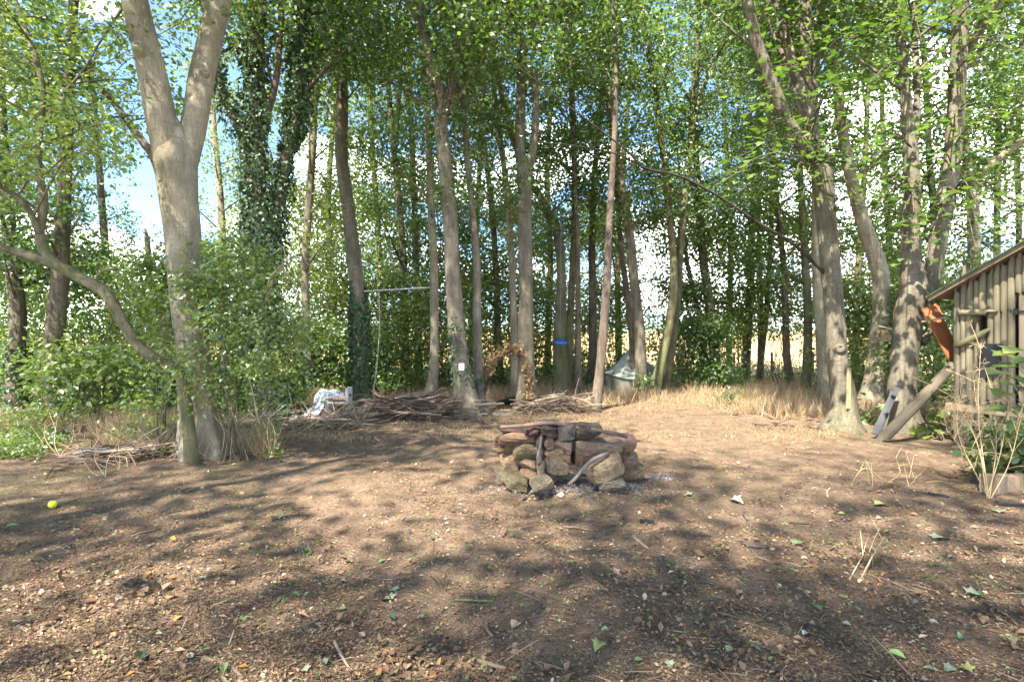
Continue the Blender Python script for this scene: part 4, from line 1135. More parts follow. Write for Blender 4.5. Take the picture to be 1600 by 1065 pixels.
n = 6500
q = gp(893, 763); q2 = gp(1030, 746)
x = np.concatenate([q[0] + rng.normal(0, 0.42, n - 700), q2[0] + rng.normal(0, 0.11, 700)]); y = np.concatenate([q[1] + rng.normal(-0.02, 0.15, n - 700), q2[1] + rng.normal(0, 0.07, 700)])
e_ = np.clip(1 - ((x - q[0]) / 0.62) ** 2 - ((y - q[1]) / 0.24) ** 2, 0, 1) * 0.045
C = np.stack([x, y, gz(x, y) + 0.008 + e_ + rng.uniform(0, 0.012, n)], -1)
sz = np.exp(rng.normal(math.log(0.010), 0.45, n))
tag(obj('ash_crumbs', leaf_mesh('ash_crumbs', C, rdir(n, 1.2, 0.7), rdir(n), sz, DIAMOND, M['flake'], width=sz * 1.3, cols=palette(n, [(0.27, 0.245, 0.225), (0.21, 0.185, 0.165), (0.12, 0.10, 0.09), (0.36, 0.34, 0.31), (0.04, 0.036, 0.033)], [3, 3, 2, 0.8, 0.8]))),
    'grey ash crumbs and charcoal bits strewn before the fire pit', kind='stuff')

def stick_mesh(seed, bend=0.06, sides=6):
    g = np.random.default_rng(seed)
    t = np.linspace(0, 1, 6)
    p = np.stack([bend * np.sin(t * 3 + g.uniform(0, 6)) + g.normal(0, 0.012, 6), bend * np.cos(t * 2.6 + g.uniform(0, 6)) + g.normal(0, 0.012, 6), t], -1)
    p -= p[0]
    mb = MB(); mb.tube(p * np.array([1, 1, 1.0]), np.linspace(0.5, 0.28, 6) * 0.03, sides, True)
    return mb.mesh('stick', M['stick'])
STICKS = [stick_mesh(100 + s) for s in range(6)]
def place_stick(o, a, b, r):
    """unit stick from a to b, radius r"""
    a, b = Vector(a), Vector(b)
    d = b - a
    o.rotation_mode = 'QUATERNION'
    o.rotation_quaternion = d.to_track_quat('Z', 'Y')
    o.location = a
    o.scale = (r / 0.015, r / 0.015, d.length)
def rod(name, label, cat, pts, r0, r1, mat, col, sides=7, group=None, per=5):
    P = spline(pts, per)
    mb = MB(); mb.tube(P, np.linspace(r0, r1, len(P)), sides, True, rough=0.05)
    o = obj(name, mb.mesh(name, M[mat], True, P[0]), None, P[0], col)
    return tag(o, label, cat, group)

rod('charred_pole', 'long charred pole resting across the fire pit and poking out at its side', 'stick', [at(838, 663, 5.5), at(870, 662, 5.45), at(900, 667, 5.4), at(930, 671, 5.35), at(960, 677, 5.3), at(980, 682, 5.25)], 0.022, 0.018, 'stick', (0.10, 0.075, 0.055))
rod('weathered_branch', 'weathered brown branch lying along the top of the fire pit', 'stick', [at(782, 667, 5.42), at(815, 665, 5.38), at(850, 661, 5.4), at(884, 661, 5.5)], 0.018, 0.024, 'stick', (0.15, 0.105, 0.075))
rod('charred_stump', 'small charred log end on the far rim of the fire pit', 'log', [at(845, 658, 5.9), at(866, 657, 6.0)], 0.025, 0.022, 'stick', (0.09, 0.075, 0.065))
rod('ashen_stick', 'ash coated stick upright in the fire pit gap', 'stick', [at(846, 682, 5.22), at(843, 700, 5.2), at(839, 716, 5.16)], 0.012, 0.009, 'stick', (0.17, 0.145, 0.12))
rod('burnt_branch', 'burnt branch sloping out of the fire pit mouth into the ash', 'stick', [at(950, 708, 5.3), at(930, 716, 5.22), at(915, 728, 5.12), at(898, 748, 5.02), at(888, 757, 4.98)], 0.022, 0.015, 'stick', (0.13, 0.11, 0.095))

# ------------------------------------------------------------------ stick piles
def pile(label, c, L, Wd, H, n, ang, cols, lmin, lmax, rmin, rmax, seed, fine=200, jit=0.35):
    g = np.random.default_rng(seed)
    root = thing('stick_pile', label, 'stick pile', (c[0], c[1], 0.0))
    for i in range(n):
        q = g.uniform(-1, 1); f = max(0.1, 1 - q * q)
        ln = g.uniform(lmin, lmax); a = ang + g.normal(0, jit)
        mid = np.array([q * L * 0.36 * math.cos(ang), q * L * 0.36 * math.sin(ang) + g.uniform(-0.5, 0.5) * Wd * f, 0.03 + H * f * g.random() ** 1.2])
        dv = np.array([math.cos(a), math.sin(a), g.normal(0, 0.09)]) * ln / 2
        p, r = mid - dv, mid + dv
        p[2], r[2] = max(0.015, p[2]), max(0.015, r[2])
        o = obj('stick', STICKS[i % 6], root, color=tuple(np.array(cols[g.integers(len(cols))]) * g.uniform(0.7, 1.2)))
        place_stick(o, p, r, g.uniform(rmin, rmax))
    q = g.uniform(-1, 1, fine); f = 1 - q * q
    C = np.stack([q * L * 0.5 * math.cos(ang), q * L * 0.5 * math.sin(ang) + g.uniform(-0.6, 0.6, fine) * Wd, 0.02 + H * 1.05 * f * g.random(fine)], -1)
    D = np.stack([math.cos(ang) + g.normal(0, 0.6, fine), math.sin(ang) + g.normal(0, 0.6, fine), g.normal(0, 0.25, fine)], -1) * g.choice([-1, 1], fine)[:, None]
    tw = obj('twigs', leaf_mesh('twigs', C, rdir(fine, 1), D, g.uniform(0.2, 0.6, fine), TWIG, M['flake'], width=g.uniform(0.006, 0.012, fine), cols=palette(fine, cols, [1] * len(cols))), root)
    tw['kind'] = 'stuff'
BR = [(0.20, 0.145, 0.10), (0.12, 0.085, 0.06), (0.28, 0.21, 0.15), (0.085, 0.062, 0.048)]
PALE = [(0.36, 0.28, 0.19), (0.28, 0.21, 0.14), (0.42, 0.34, 0.24), (0.2, 0.15, 0.10)]
c = gp(640, 655); pile('big heap of brown branches in front of the tagged tree', c, 2.7, 0.9, 0.30, 85, 0.06, BR, 0.6, 1.9, 0.010, 0.03, 1, 420, 0.3)
c = gp(522, 664); pile('pale tangle of sticks lying before the grey sheet', c, 1.1, 0.6, 0.15, 40, 0.5, PALE, 0.5, 1.4, 0.008, 0.018, 2, 300, 0.55)
c = gp(868, 643); pile('smaller heap of thin branches at the foot of the fire pit tree', c, 1.5, 0.7, 0.27, 40, 0.25, BR + PALE[:1], 0.6, 1.5, 0.009, 0.02, 3, 200, 0.25)
c = gp(215, 716); pile('low stack of grey sticks beside the mossy tree', c, 1.35, 0.55, 0.14, 36, 0.3, BR + [(0.33, 0.29, 0.24)], 0.5, 1.3, 0.008, 0.017, 4, 150, 0.2)
c = gp(415, 668); pile('loose scatter of thin dead stalks right of the forked trunk', c, 1.5, 0.8, 0.22, 26, 0.4, PALE, 0.4, 1.1, 0.006, 0.012, 5, 160, 0.6)
rod('dead_branch', 'pale dead branch lying along the top of the smaller heap', 'branch', [at(836, 626, 10.9), at(870, 619, 11.0), at(905, 623, 11.1), at(930, 634, 11.2)], 0.02, 0.014, 'stick', (0.42, 0.33, 0.22))
rod('dead_branch', 'dark branch poking up out of the big heap', 'branch', [at(590, 650, 10.1), at(625, 638, 10.2), at(660, 626, 10.4), at(672, 622, 10.4)], 0.03, 0.014, 'stick', (0.11, 0.08, 0.06))
rod('dead_branch', 'long straight pale pole lying on the big heap', 'branch', [at(610, 644, 10.0), at(650, 645, 10.0), at(690, 648, 10.1)], 0.03, 0.024, 'stick', (0.33, 0.25, 0.18))
rod('fallen_branch', 'long fallen branch lying in the grass beyond the stick stack', 'branch', [gp(100, 676) + [0, 0, .05], gp(160, 668) + [0, 0, .06], gp(255, 664) + [0, 0, .05]], 0.04, 0.025, 'stick', (0.34, 0.26, 0.18))

# ------------------------------------------------------------------ log shed
SO, SU, SB = np.array([6.50, 8.0, 0.0]), np.array([0.366, -0.931, 0.0]), np.array([0.931, 0.366, 0.0])
UZ = np.array([0, 0, 1.0])
SROT = np.stack([SU, SB, UZ], 1)
SANG = math.atan2(SU[1], SU[0])
def sp3(t, d, z):
    """t along the gable wall, d outwards from it"""
    return SO + SU * t - SB * d + UZ * z
shed = thing('log_shed', 'small playhouse shed of upright half logs on low posts under a mossy roof', 'shed', SO)
def logmesh(seed):
    g = np.random.default_rng(seed)
    k, rr = 12, 0.5
    a = np.linspace(0, 2 * math.pi, k, endpoint=False)
    zs = [0, 0.02, 0.35, 0.7, 0.98, 1.0]
    rs = [0.42, 0.5, 0.5 + g.normal(0, 0.012), 0.49 + g.normal(0, 0.012), 0.48, 0.40]
    P = np.stack([g.normal(0, 0.012, 6), g.normal(0, 0.012, 6), zs], -1)
    mb = MB(); mb.tube(P, np.array(rs), k, True)
    return mb.mesh('wall_log', M['log'], True)
LOGS = [logmesh(300 + i) for i in range(4)]
def log(parent, name, a, b, dia, col, i=0):
    o = obj(name, LOGS[i % 4], parent, color=col)
    a, b = Vector(a), Vector(b); d = b - a
    o.rotation_mode = 'QUATERNION'
    o.rotation_quaternion = d.to_track_quat('Z', 'Y') @ Vector((0, 0, 1)).to_track_quat('Z', 'Y')
    o.location = a - Vector(SO) if parent is shed else a
    o.scale = (dia, dia, d.length)
    return o
def roofz(t):
    return 2.20 + 0.544 * min(t, 2.2 - t)
def lc():
    k = rng.uniform(0.85, 1.12); g = rng.uniform(0, 1)
    return (0.200 * k, (0.166 + 0.012 * g) * k, (0.118 - 0.010 * g) * k)
t, i = 0.04, 0
while t < 2.2:
    dia = rng.uniform(0.080, 0.094)
    top = roofz(t) - 0.03
    pr = rng.uniform(-0.006, 0.008)
    if 0.21 < t < 0.42:                                   # window opening
        log(shed, 'wall_log', sp3(t, pr, 0.60), sp3(t, pr, 1.52), dia, lc(), i)
        log(shed, 'wall_log', sp3(t, pr, 1.90), sp3(t, pr, top), dia, lc(), i + 1)
    elif 0.76 < t < 1.40:                                 # above the door
        log(shed, 'wall_log', sp3(t, pr, 2.10), sp3(t, pr, top), dia, lc(), i)
    elif 0.42 <= t < 0.76:
        log(shed, 'wall_log', sp3(t, pr, 0.60), sp3(t, pr, 1.868), dia, lc(), i)
        log(shed, 'wall_log', sp3(t, pr + 0.004, 1.874), sp3(t, pr + 0.004, top), dia, lc(), i + 1)
    else:
        log(shed, 'wall_log', sp3(t, pr, 0.60), sp3(t, pr, top), dia, lc(), i)
    t += dia * 0.965; i += 1
for tt in (0.0, 2.2):                                     # the two long sides
    d = 0.10
    while d < 1.9:
        log(shed, 'wall_log', sp3(tt, -d, 0.60), sp3(tt, -d, 2.16), 0.088, lc(), i); d += 0.086; i += 1
mb = MB()
mb.box(sp3(1.1, -1.9, 1.4), (2.2, 0.04, 1.6), SROT)       # back
mb.box(sp3(1.1, -0.95, 0.585), (2.2, 1.9, 0.04), SROT)    # floor
obj('carcass', mb.mesh('carcass', M['plank'], False, SO), shed, color=(0.16, 0.12, 0.08))
# window frame, lintel and sill logs
log(shed, 'window_lintel', sp3(0.14, 0.055, 1.885), sp3(0.46, 0.055, 1.875), 0.088, (0.21, 0.18, 0.11), 1)
log(shed, 'window_sill', sp3(0.13, 0.07, 1.44), sp3(0.44, 0.07, 1.60), 0.095, (0.18, 0.165, 0.09), 2)
mb = MB(); mb.box(sp3(0.225, -0.09, 1.70), (0.02, 0.2, 0.42), SROT)
obj('window_reveal', mb.mesh('window_reveal', M['plank'], False, SO), shed, color=(0.34, 0.24, 0.15))
# door with planks and strap hinges
door = obj('door', None, shed)
tt = 0.785
for k in range(7):
    mb = MB(); mb.box(sp3(tt + 0.042, 0.012 + 0.004 * (k % 2), 1.35), (0.080, 0.03, 1.47), SROT)
    obj('door_plank', mb.mesh('door_plank', M['plank'], False, SO), door, color=tuple(v * rng.uniform(0.85, 1.1) for v in (0.27, 0.205, 0.135)))
    tt += 0.086
for z in (1.87, 0.86):
    mb = MB(); mb.box(sp3(0.90, 0.042, z), (0.28, 0.012, 0.028), SROT); mb.box(sp3(0.765, 0.045, z), (0.05, 0.022, 0.075), SROT)
    obj('hinge', mb.mesh('hinge', M['metal'], False, SO), door, color=(0.02, 0.02, 0.02))
# roof: boards, fascia and felt on both slopes
sl = math.atan(0.544)
for sgn, tm in ((1, 0.44), (-1, 1.76)):
    R = np.stack([SU * math.cos(sl) + UZ * math.sin(sl) * sgn, SB, -SU * math.sin(sl) * sgn + UZ * math.cos(sl)], 1)
    zc = 2.20 + 0.544 * (0.44) + 0.035
    L = 1.32 / math.cos(sl)
    roof = obj('roof', None, shed)
    k = 0
    for q in np.arange(-L / 2, L / 2 - 0.05, L / 9):
        mb = MB(); mb.box(sp3(tm, -0.85, zc) + R[:, 0] * (q + L / 18), (L / 9 - 0.004, 2.1, 0.022), R)
        obj('roof_board', mb.mesh('roof_board', M['plank'], False, SO), roof, color=(0.22, 0.155, 0.10)); k += 1
    mb = MB(); mb.box(sp3(tm, 0.215, zc - 0.005), (L, 0.022, 0.075), R)
    obj('fascia', mb.mesh('fascia', M['plank'], False, SO), roof, color=(0.23, 0.165, 0.105))
    mb = MB(); mb.box(sp3(tm, -0.84, zc + 0.022), (L + 0.04, 2.19, 0.018), R); mb.box(sp3(tm, 0.235, zc + 0.012), (L + 0.04, 0.012, 0.05), R)
    obj('roofing_felt', mb.mesh('roofing_felt', M['felt'], False, SO), roof, color=(0.075, 0.085, 0.055))
# floor frame and posts
mb = MB(); mb.box(sp3(1.08, 0.03, 0.515), (2.3, 0.10, 0.10), SROT)
obj('base_beam', mb.mesh('base_beam', M['plank'], False, SO), shed, color=(0.27, 0.21, 0.135))
for tt, dd in ((0.08, -0.03), (0.75, -0.03), (1.5, -0.03), (2.1, -0.03), (0.08, -1.8), (2.1, -1.8)):
    mb = MB(); mb.box(sp3(tt, dd, 0.22), (0.13, 0.13, 0.48), SROT)
    obj('post', mb.mesh('post', M['plank'], False, SO), shed, color=(0.22, 0.175, 0.115))
mb = MB(); mb.box(sp3(0.55, 0.20, 0.33), (0.75, 0.20, 0.05), SROT)
obj('step', mb.mesh('step', M['plank'], False, SO), shed, color=(0.25, 0.21, 0.14))
# chalkboard
mb = MB(); mb.box((0, 0, 0), (0.255, 0.018, 0.45), SROT)
tag(obj('chalkboard', mb.mesh('chalkboard', M['paint']), None, sp3(0.47, 0.062, 1.215), (0.022, 0.023, 0.026)), 'black chalkboard hung on the shed wall under the little window', 'chalkboard')

# log leaning on the shed, boards and boxes on the trees
a, b = gp(1381, 690) + [0, 0, 0.05], at(1490, 570, 8.05)
o = log(None, 'leaning_log', a, b, 0.15, (0.135, 0.112, 0.078), 0); tag(o, 'grey log propped at a slant against the corner of the shed', 'log')
def board(name, label, cat, p, n_thick, mat, col):
    """flat board from four corners, with thickness"""
    p = np.array(p); nn = nrm(np.cross(p[1] - p[0], p[3] - p[0])) * n_thick
    mb = MB(); mb.hull8(np.vstack([p, p + nn]))
    c = p.mean(0)
    return tag(obj(name, mb.mesh(name, M[mat], False, c), None, c, col), label, cat)
board('orange_board', 'orange brown plywood board wedged between the stout tree and the shed', 'board', [at(1440, 482, 8.5), at(1465, 473, 8.62), at(1496, 545, 8.42), at(1487, 570, 8.3)], 0.018, 'plank', (0.33, 0.125, 0.05))
board('black_board', 'black board leaning against the foot of the stout tree', 'board', [at(1361, 677, 8.35), at(1374, 681, 8.28), at(1406, 607, 8.62), at(1396, 604, 8.66)], 0.022, 'paint', (0.028, 0.03, 0.034))
rod('thin_pole', 'thin pole running from the stout tree to the shed across the orange board', 'pole', [at(1440, 503, 8.35), at(1465, 498, 8.25), at(1490, 492, 8.12)], 0.016, 0.014, 'stick', (0.24, 0.21, 0.13))
mb = MB(); mb.box((0, 0, 0), (0.058, 0.03, 0.66))
o = tag(obj('wooden_batten', mb.mesh('wooden_batten', M['plank']), None, at(1326, 606, 8.78), (0.34, 0.27, 0.15)), 'pale wooden batten nailed upright to a tree trunk', 'batten'); o.rotation_euler = (0, 0.02, 0.3)
# bird box
bb = at(1386, 523, 11.72)
box = thing('bird_box', 'small pale wooden bird box nailed to the leaning trunk', 'bird box', bb - [0, 0, 0.15])
mb = MB(); mb.box((0, 0, 0.14), (0.17, 0.16, 0.25)); obj('body', mb.mesh('body', M['plank']), box, color=(0.36, 0.24, 0.14))
mb = MB(); mb.hull8(np.array([[-0.115, -0.17, 0.25], [0.115, -0.17, 0.25], [0.115, 0.11, 0.33], [-0.115, 0.11, 0.33], [-0.115, -0.17, 0.272], [0.115, -0.17, 0.272], [0.115, 0.11, 0.352], [-0.115, 0.11, 0.352]])[[3, 2, 1, 0, 7, 6, 5, 4]]); obj('lid', mb.mesh('lid', M['plank']), box, color=(0.52, 0.46, 0.34))
mb = MB(); mb.tube(np.array([[0, -0.079, 0.17], [0, -0.084, 0.17]]), np.array([0.02, 0.02]), 10); obj('hole_shade_disc', mb.mesh('hole_shade_disc', M['paint']), box, color=(0.012, 0.01, 0.008))  # black disc on the solid front stands in for shade inside the entrance
box.rotation_euler = (0, 0, 0.45)

# white tag on the trunk
mb = MB(); mb.box((0, 0, 0), (0.105, 0.008, 0.135))
o = tag(obj('white_tag', mb.mesh('white_tag', M['paint']), None, at(721, 573, 10.38), (0.62, 0.64, 0.66)), 'small white plate fixed to the trunk of the forking tree', 'sign')
# white pole and hanging cord
rod('white_pole', 'white pole fixed level between the ivy column tree and the pale trunk', 'pole', [at(568, 455, 12.3), at(620, 452, 12.7), at(672, 449, 13.25)], 0.016, 0.016, 'paint', (0.5, 0.5, 0.48))
rod('hanging_rope', 'grey rope hanging from the white pole down to the dry grass', 'rope', [at(592, 454, 12.45), at(593, 500, 12.45), at(591, 545, 12.4), at(587, 585, 12.35), at(583, 612, 12.3)], 0.014, 0.014, 'stick', (0.40, 0.37, 0.33), 6)
# blue disc swing on its rope
p = at(876, 535, 13.6)
sw = thing('disc_swing', 'bright blue plastic disc swing hanging on a rope', 'swing', p)
mb = MB()
mb.tube(np.array([[0, 0, -0.035], [0, 0, -0.03], [0, 0, -0.01], [0, 0, 0.015], [0, 0, 0.035], [0, 0, 0.045]]), np.array([0.08, 0.15, 0.172, 0.168, 0.135, 0.05]), 24)
o = obj('disc', mb.mesh('disc', M['paint'], True), sw, color=(0.02, 0.15, 0.55)); o.rotation_euler = (0.12, 0.05, 0)
top = at(877, 300, 13.6) - p
mb = MB(); mb.tube(np.array([[0, 0, 0.03], [0, 0, 1.5], top]), np.array([0.010, 0.010, 0.010]), 6); obj('rope', mb.mesh('rope', M['stick'], True), sw, color=(0.14, 0.17, 0.2))
mb = MB(); mb.tube(np.array([[0, 0, 0.03], [0, 0, 0.06], [0, 0, 0.09]]), np.array([0.022, 0.03, 0.014]), 8); obj('knot', mb.mesh('knot', M['stick'], True), sw, color=(0.03, 0.08, 0.25))

# dried leaf arch between the thin trunk and the fire pit tree
A = [at(752, 640, 11.2), at(757, 600, 11.2), at(764, 572, 11.25), at(778, 553, 11.35), at(798, 543, 11.45), at(816, 550, 11.5), at(823, 575, 11.4), at(826, 610, 11.3), at(826, 634, 11.25)]
P = spline(A, 6)
ar = thing('dried_arch', 'arch of dried brown leaves and twigs between two trunks', 'arch', (P[0][0], P[0][1], 0))
mb = MB(); mb.tube(P[4:], np.full(len(P) - 4, 0.02), 6); obj('hoop', mb.mesh('hoop', M['stick'], True, ar.location), ar, color=(0.17, 0.115, 0.07))
n = 800
k = rng.integers(10, len(P) - 3, n)
C = P[k] + rng.standard_normal((n, 3)) * np.array([0.055, 0.06, 0.07])
obj('dried_leaves', leaf_mesh('dried_leaves', C, rdir(n), nrm(rng.standard_normal((n, 3)) + [0, 0, -0.9]), rng.uniform(0.04, 0.11, n), DIAMOND, M['straw'], np.array(ar.location), cols=palette(n, [(0.30, 0.20, 0.105), (0.20, 0.13, 0.07), (0.42, 0.30, 0.17)], [3, 3, 2])), ar)
rod('metal_rod', 'thin black metal rod standing in the ground by the dried arch', 'rod', [gp(758, 648), at(758, 600, 10.8), at(758, 588, 10.8)], 0.011, 0.011, 'metal', (0.015, 0.015, 0.015), 6)
for i, (px, py, w) in enumerate([(791, 628, 0.26), (800, 627, 0.22), (809, 629, 0.24)]):
    q = gp(px, py + 4)
    o = obj('charred_log', ROCKS[i], None, (q[0], q[1], 0.07), (0.035, 0.03, 0.028)); o.scale = (w, 0.16, 0.14); o.rotation_euler = (0, 0, i)
    tag(o, ['left one of the charred lumps under the dried arch', 'middle one of the charred lumps under the dried arch', 'charred lump under the dried arch nearest the fire pit tree'][i], 'charred log', 'charred lumps under the arch')
q = gp(782, 648); o = tag(obj('stepping_slab', ROCKS[4], None, (q[0], q[1], 0.01), (0.36, 0.32, 0.28)), 'flat pale stone slab on the path under the dried arch', 'slab'); o.scale = (0.42, 0.3, 0.05)

# grey sheet over a low frame, with pallet behind
ga = [(455, 650, 9.9), (470, 648, 10.0), (485, 638, 10.2), (492, 622, 10.4), (496, 612, 10.6), (508, 608, 10.7), (525, 610, 10.7), (540, 614, 10.7)]
gb = [(458, 655, 9.6), (476, 655, 9.6), (496, 650, 9.7), (505, 636, 9.9), (508, 624, 10.1), (514, 617, 10.2), (528, 617, 10.2), (541, 622, 10.2)]
A, B = spline([at(*q) for q in ga], 4), spline([at(*q) for q in gb], 4)
rows = []
for w in np.linspace(0, 1, 9):
    r_ = A * (1 - w) + B * w
    r_ = r_ + np.stack([np.zeros(len(r_)), np.zeros(len(r_)), 0.03 * np.sin(np.arange(len(r_)) * 1.1 + 7 * w) * np.sin(w * 9 + 1)], -1)
    rows.append(r_)
V = np.array(rows); nr, ncl = V.shape[:2]
idx = np.arange(nr - 1)[:, None] * ncl + np.arange(ncl - 1)[None]
Q = np.stack([idx, idx + 1, idx + ncl + 1, idx + ncl], -1).reshape(-1, 4)
V = V.reshape(-1, 3)
sheet = tag(obj('plastic_sheet', mesh('plastic_sheet', V - V[0], [Q], M['cloth'], True), None, V[0], (0.44, 0.47, 0.52)), 'crumpled pale grey plastic sheet draped over a low frame by the sticks', 'sheet')
sheet.modifiers.new('thick', 'SOLIDIFY').thickness = 0.008
pal = thing('wooden_bench', 'low weathered wooden bench under the end of the grey sheet', 'bench', gp(530, 646) * [1, 1, 0])
for (x0, y0, x1, y1, Y) in ((512, 617, 548, 621, 10.25), (516, 626, 546, 629, 10.25)):
    p, q = at(x0, y0, Y), at(x1, y1, Y); mb = MB(); mb.box((p + q) / 2, (q[0] - p[0], 0.30, abs(q[2] - p[2]))); obj('plank', mb.mesh('plank', M['plank'], False, pal.location), pal, color=(0.40, 0.36, 0.30))
for x0 in (514, 545):
    p = at(x0, 605 if x0 == 545 else 622, 10.25); mb = MB(); mb.box((p[0], 10.25, p[2] / 2), (0.06, 0.26, p[2])); obj('leg', mb.mesh('leg', M['plank'], False, pal.location), pal, color=(0.42, 0.42, 0.42))

# canvas tent
ap = at(984, 543, 15.8)
tn = thing('canvas_tent', 'low grey canvas tent with a pointed top among the far trees', 'tent', (ap[0], ap[1], 0))
E = [at(942, 581, 15.4), at(960, 587, 14.9), at(989, 592, 14.6), at(1020, 588, 14.9), at(1052, 590, 15.3), at(1030, 584, 16.6), at(990, 580, 17.0), at(955, 580, 16.5)]
E = spline(E + [E[0]], 4)[:-1]
ne = len(E); vs = []
for w in np.linspace(0.02, 1, 8):
    ring = ap * (1 - w) + E * w
    ring[:, 2] -= 0.16 * np.sin(w * math.pi) * (0.6 + 0.4 * np.cos(np.arange(ne) * math.pi / 2))
    vs.append(ring)
V = np.vstack(vs); ii = np.arange(7)[:, None] * ne; jj = np.arange(ne)[None]
Q = np.stack([ii + jj, ii + (jj + 1) % ne, ii + ne + (jj + 1) % ne, ii + ne + jj], -1).reshape(-1, 4)
loc = np.array(tn.location)
obj('canvas_roof', mesh('canvas_roof', V - loc, [Q[:, ::-1]], M['cloth'], True), tn, color=(0.30, 0.315, 0.27)).modifiers.new('thick', 'SOLIDIFY').thickness = 0.01
Wl = np.vstack([E * [1, 1, 1] - [0, 0, 0.02], (E - ap) * [0.93, 0.93, 0] + ap * [1, 1, 0]])
Wl[:ne, :2] = (E[:, :2] - ap[:2]) * 0.95 + ap[:2]
obj('canvas_wall', mesh('canvas_wall', Wl - loc, [np.stack([np.arange(ne), (np.arange(ne) + 1) % ne, ne + (np.arange(ne) + 1) % ne, ne + np.arange(ne)], -1)], M['cloth'], True), tn, color=(0.22, 0.21, 0.15))
mb = MB(); mb.tube(np.array([ap * [1, 1, 0], ap + [0, 0, 0.04]]), np.array([0.02, 0.02]), 8); obj('tent_pole', mb.mesh('tent_pole', M['stick'], True, loc), tn, color=(0.2, 0.15, 0.1))
for e in (E[0], E[8], E[16]):
    mb = MB(); o2 = nrm((e - ap) * [1, 1, 0]); mb.tube(np.array([e, e * [1, 1, 0] + o2 * 0.7]), np.array([0.006, 0.006]), 5); obj('guy_rope', mb.mesh('guy_rope', M['stick'], True, loc), tn, color=(0.4, 0.37, 0.3))

# fence at the field edge
fe = thing('wire_fence', 'post and wire fence between the wood and the golden field', 'fence', (at(1150, 600, 20.5)[0], 20.5, 0))
px_ = [at(x, 600, 20.5)[0] for x in (880, 975, 1060, 1147, 1206, 1270, 1330, 1392)]
for x in px_:
    mb = MB(); mb.tube(np.array([[x, 20.5, -0.05], [x, 20.5, 0.98], [x, 20.5, 1.02]]), np.array([0.05, 0.045, 0.03]), 8); obj('post', mb.mesh('post', M['stick'], True, fe.location), fe, color=(0.13, 0.10, 0.075))
for z in (0.35, 0.65, 0.92):
    mb = MB(); mb.tube(np.array([[px_[0] - 3, 20.45, z], [px_[3], 20.45, z - 0.02], [px_[-1] + 6, 20.45, z]]), np.full(3, 0.005), 4); obj('wire', mb.mesh('wire', M['metal'], True, fe.location), fe, color=(0.2, 0.2, 0.2))

# tennis ball
q = gp(82, 795)
me = bpy.data.meshes.new('ball')
import bmesh
bm = bmesh.new(); bmesh.ops.create_uvsphere(bm, u_segments=24, v_segments=16, radius=0.034); [setattr(f, 'smooth', True) for f in bm.faces]; bm.to_mesh(me); bm.free(); me.materials.append(M['cloth'])
ball = thing('tennis_ball', 'bright yellow green ball lying alone on the soil', 'ball', (q[0], q[1], q[2] + 0.034))
obj('felt', me, ball, color=(0.50, 0.62, 0.03))
a = np.linspace(0, 2 * math.pi, 60)
S = nrm(np.stack([np.cos(a) + 0.33 * np.cos(3 * a), np.sin(a) - 0.33 * np.sin(3 * a), 0.95 * np.sin(2 * a)], -1)) * 0.0342
mb = MB(); mb.tube(S, np.full(60, 0.0011), 4, False); obj('seam', mb.mesh('seam', M['paint'], True), ball, color=(0.7, 0.72, 0.55))

# timber edging, hose and plants at the right edge
a, b = gp(1552, 772), gp(1640, 768)
mb = MB(); d = nrm(b - a); mb.box((a + b) / 2 + [0, 0.05, 0.08], (np.linalg.norm(b - a), 0.16, 0.18), np.stack([d, np.cross(UZ, d), UZ], 1))
tag(obj('timber_sleeper', mb.mesh('timber_sleeper', M['log'], False, a), None, a, (0.23, 0.165, 0.11)), 'squared timber edging lying below the green weeds by the shed', 'timber')
rod('black_hose', 'black hose end lying on the soil at the picture edge', 'hose', [gp(1553, 789) + [0, 0, .012], gp(1580, 790) + [0, 0, .012], gp(1640, 790) + [0, 0, .012]], 0.010, 0.010, 'metal', (0.015, 0.016, 0.02))
bush('nettle_clump', 'clump of bright green weeds behind the timber edging', 1592, 5.7, 0.75, 0.62, 700, 'leaf_light', 0.10, stems=8, r=0.12, lumps=40, cat='plant', tmpl=OVAL)
bush('low_weed', 'small green seedling beside the propped log', 1464, 8.35, 0.4, 0.45, 60, 'leaf_light', 0.13, stems=3, r=0.08, lumps=8, cat='plant', tmpl=MAPLE)
bush('low_weed', 'small leafy seedling behind the black board', 1352, 9.6, 0.6, 0.35, 70, 'leaf_light', 0.12, stems=3, r=0.1, lumps=8, cat='plant', tmpl=MAPLE)
bush('low_weed', 'yellow green weed growing before the tall straw', 1135, 11.6, 0.8, 0.4, 300, 'leaf_light', 0.05, stems=8, r=0.1, lumps=20, cat='plant')
bush('low_weed', 'fresh green sapling at the tent side', 1005, 14.0, 0.5, 0.6, 250, 'leaf_light', 0.08, stems=4, r=0.1, lumps=12, cat='plant')
sap = thing('sycamore_sapling', 'young sycamore with broad layered leaves at the right picture edge', 'sapling', (4.9, 5.2, 0))
mb = MB(); Cs = []
for (px, py) in [(1575, 552), (1590, 572), (1565, 580), (1596, 545), (1585, 600), (1605, 590), (1572, 612), (1600, 635), (1590, 660), (1610, 560), (1580, 640)]:
    s0, e = np.array([4.98, 5.2, 0.25 + 0.0]), at(px, py, 5.15 + rng.uniform(-0.15, 0.15))
    s0 = np.array([4.98, 5.2, max(0.1, e[2] - 0.35)])
    P = spline([s0, (s0 + e) / 2 + [0.02, 0, 0.05], e], 4); mb.tube(P, np.linspace(0.006, 0.002, len(P)), 4, False)
    Cs.append(e)
mb.tube(np.array([[4.98, 5.2, 0], [4.99, 5.2, 0.8], [4.98, 5.2, 1.6]]), np.array([0.014, 0.010, 0.004]), 6)
obj('stem', mb.mesh('stem', M['bark_olive'], True, (4.9, 5.2, 0)), sap)
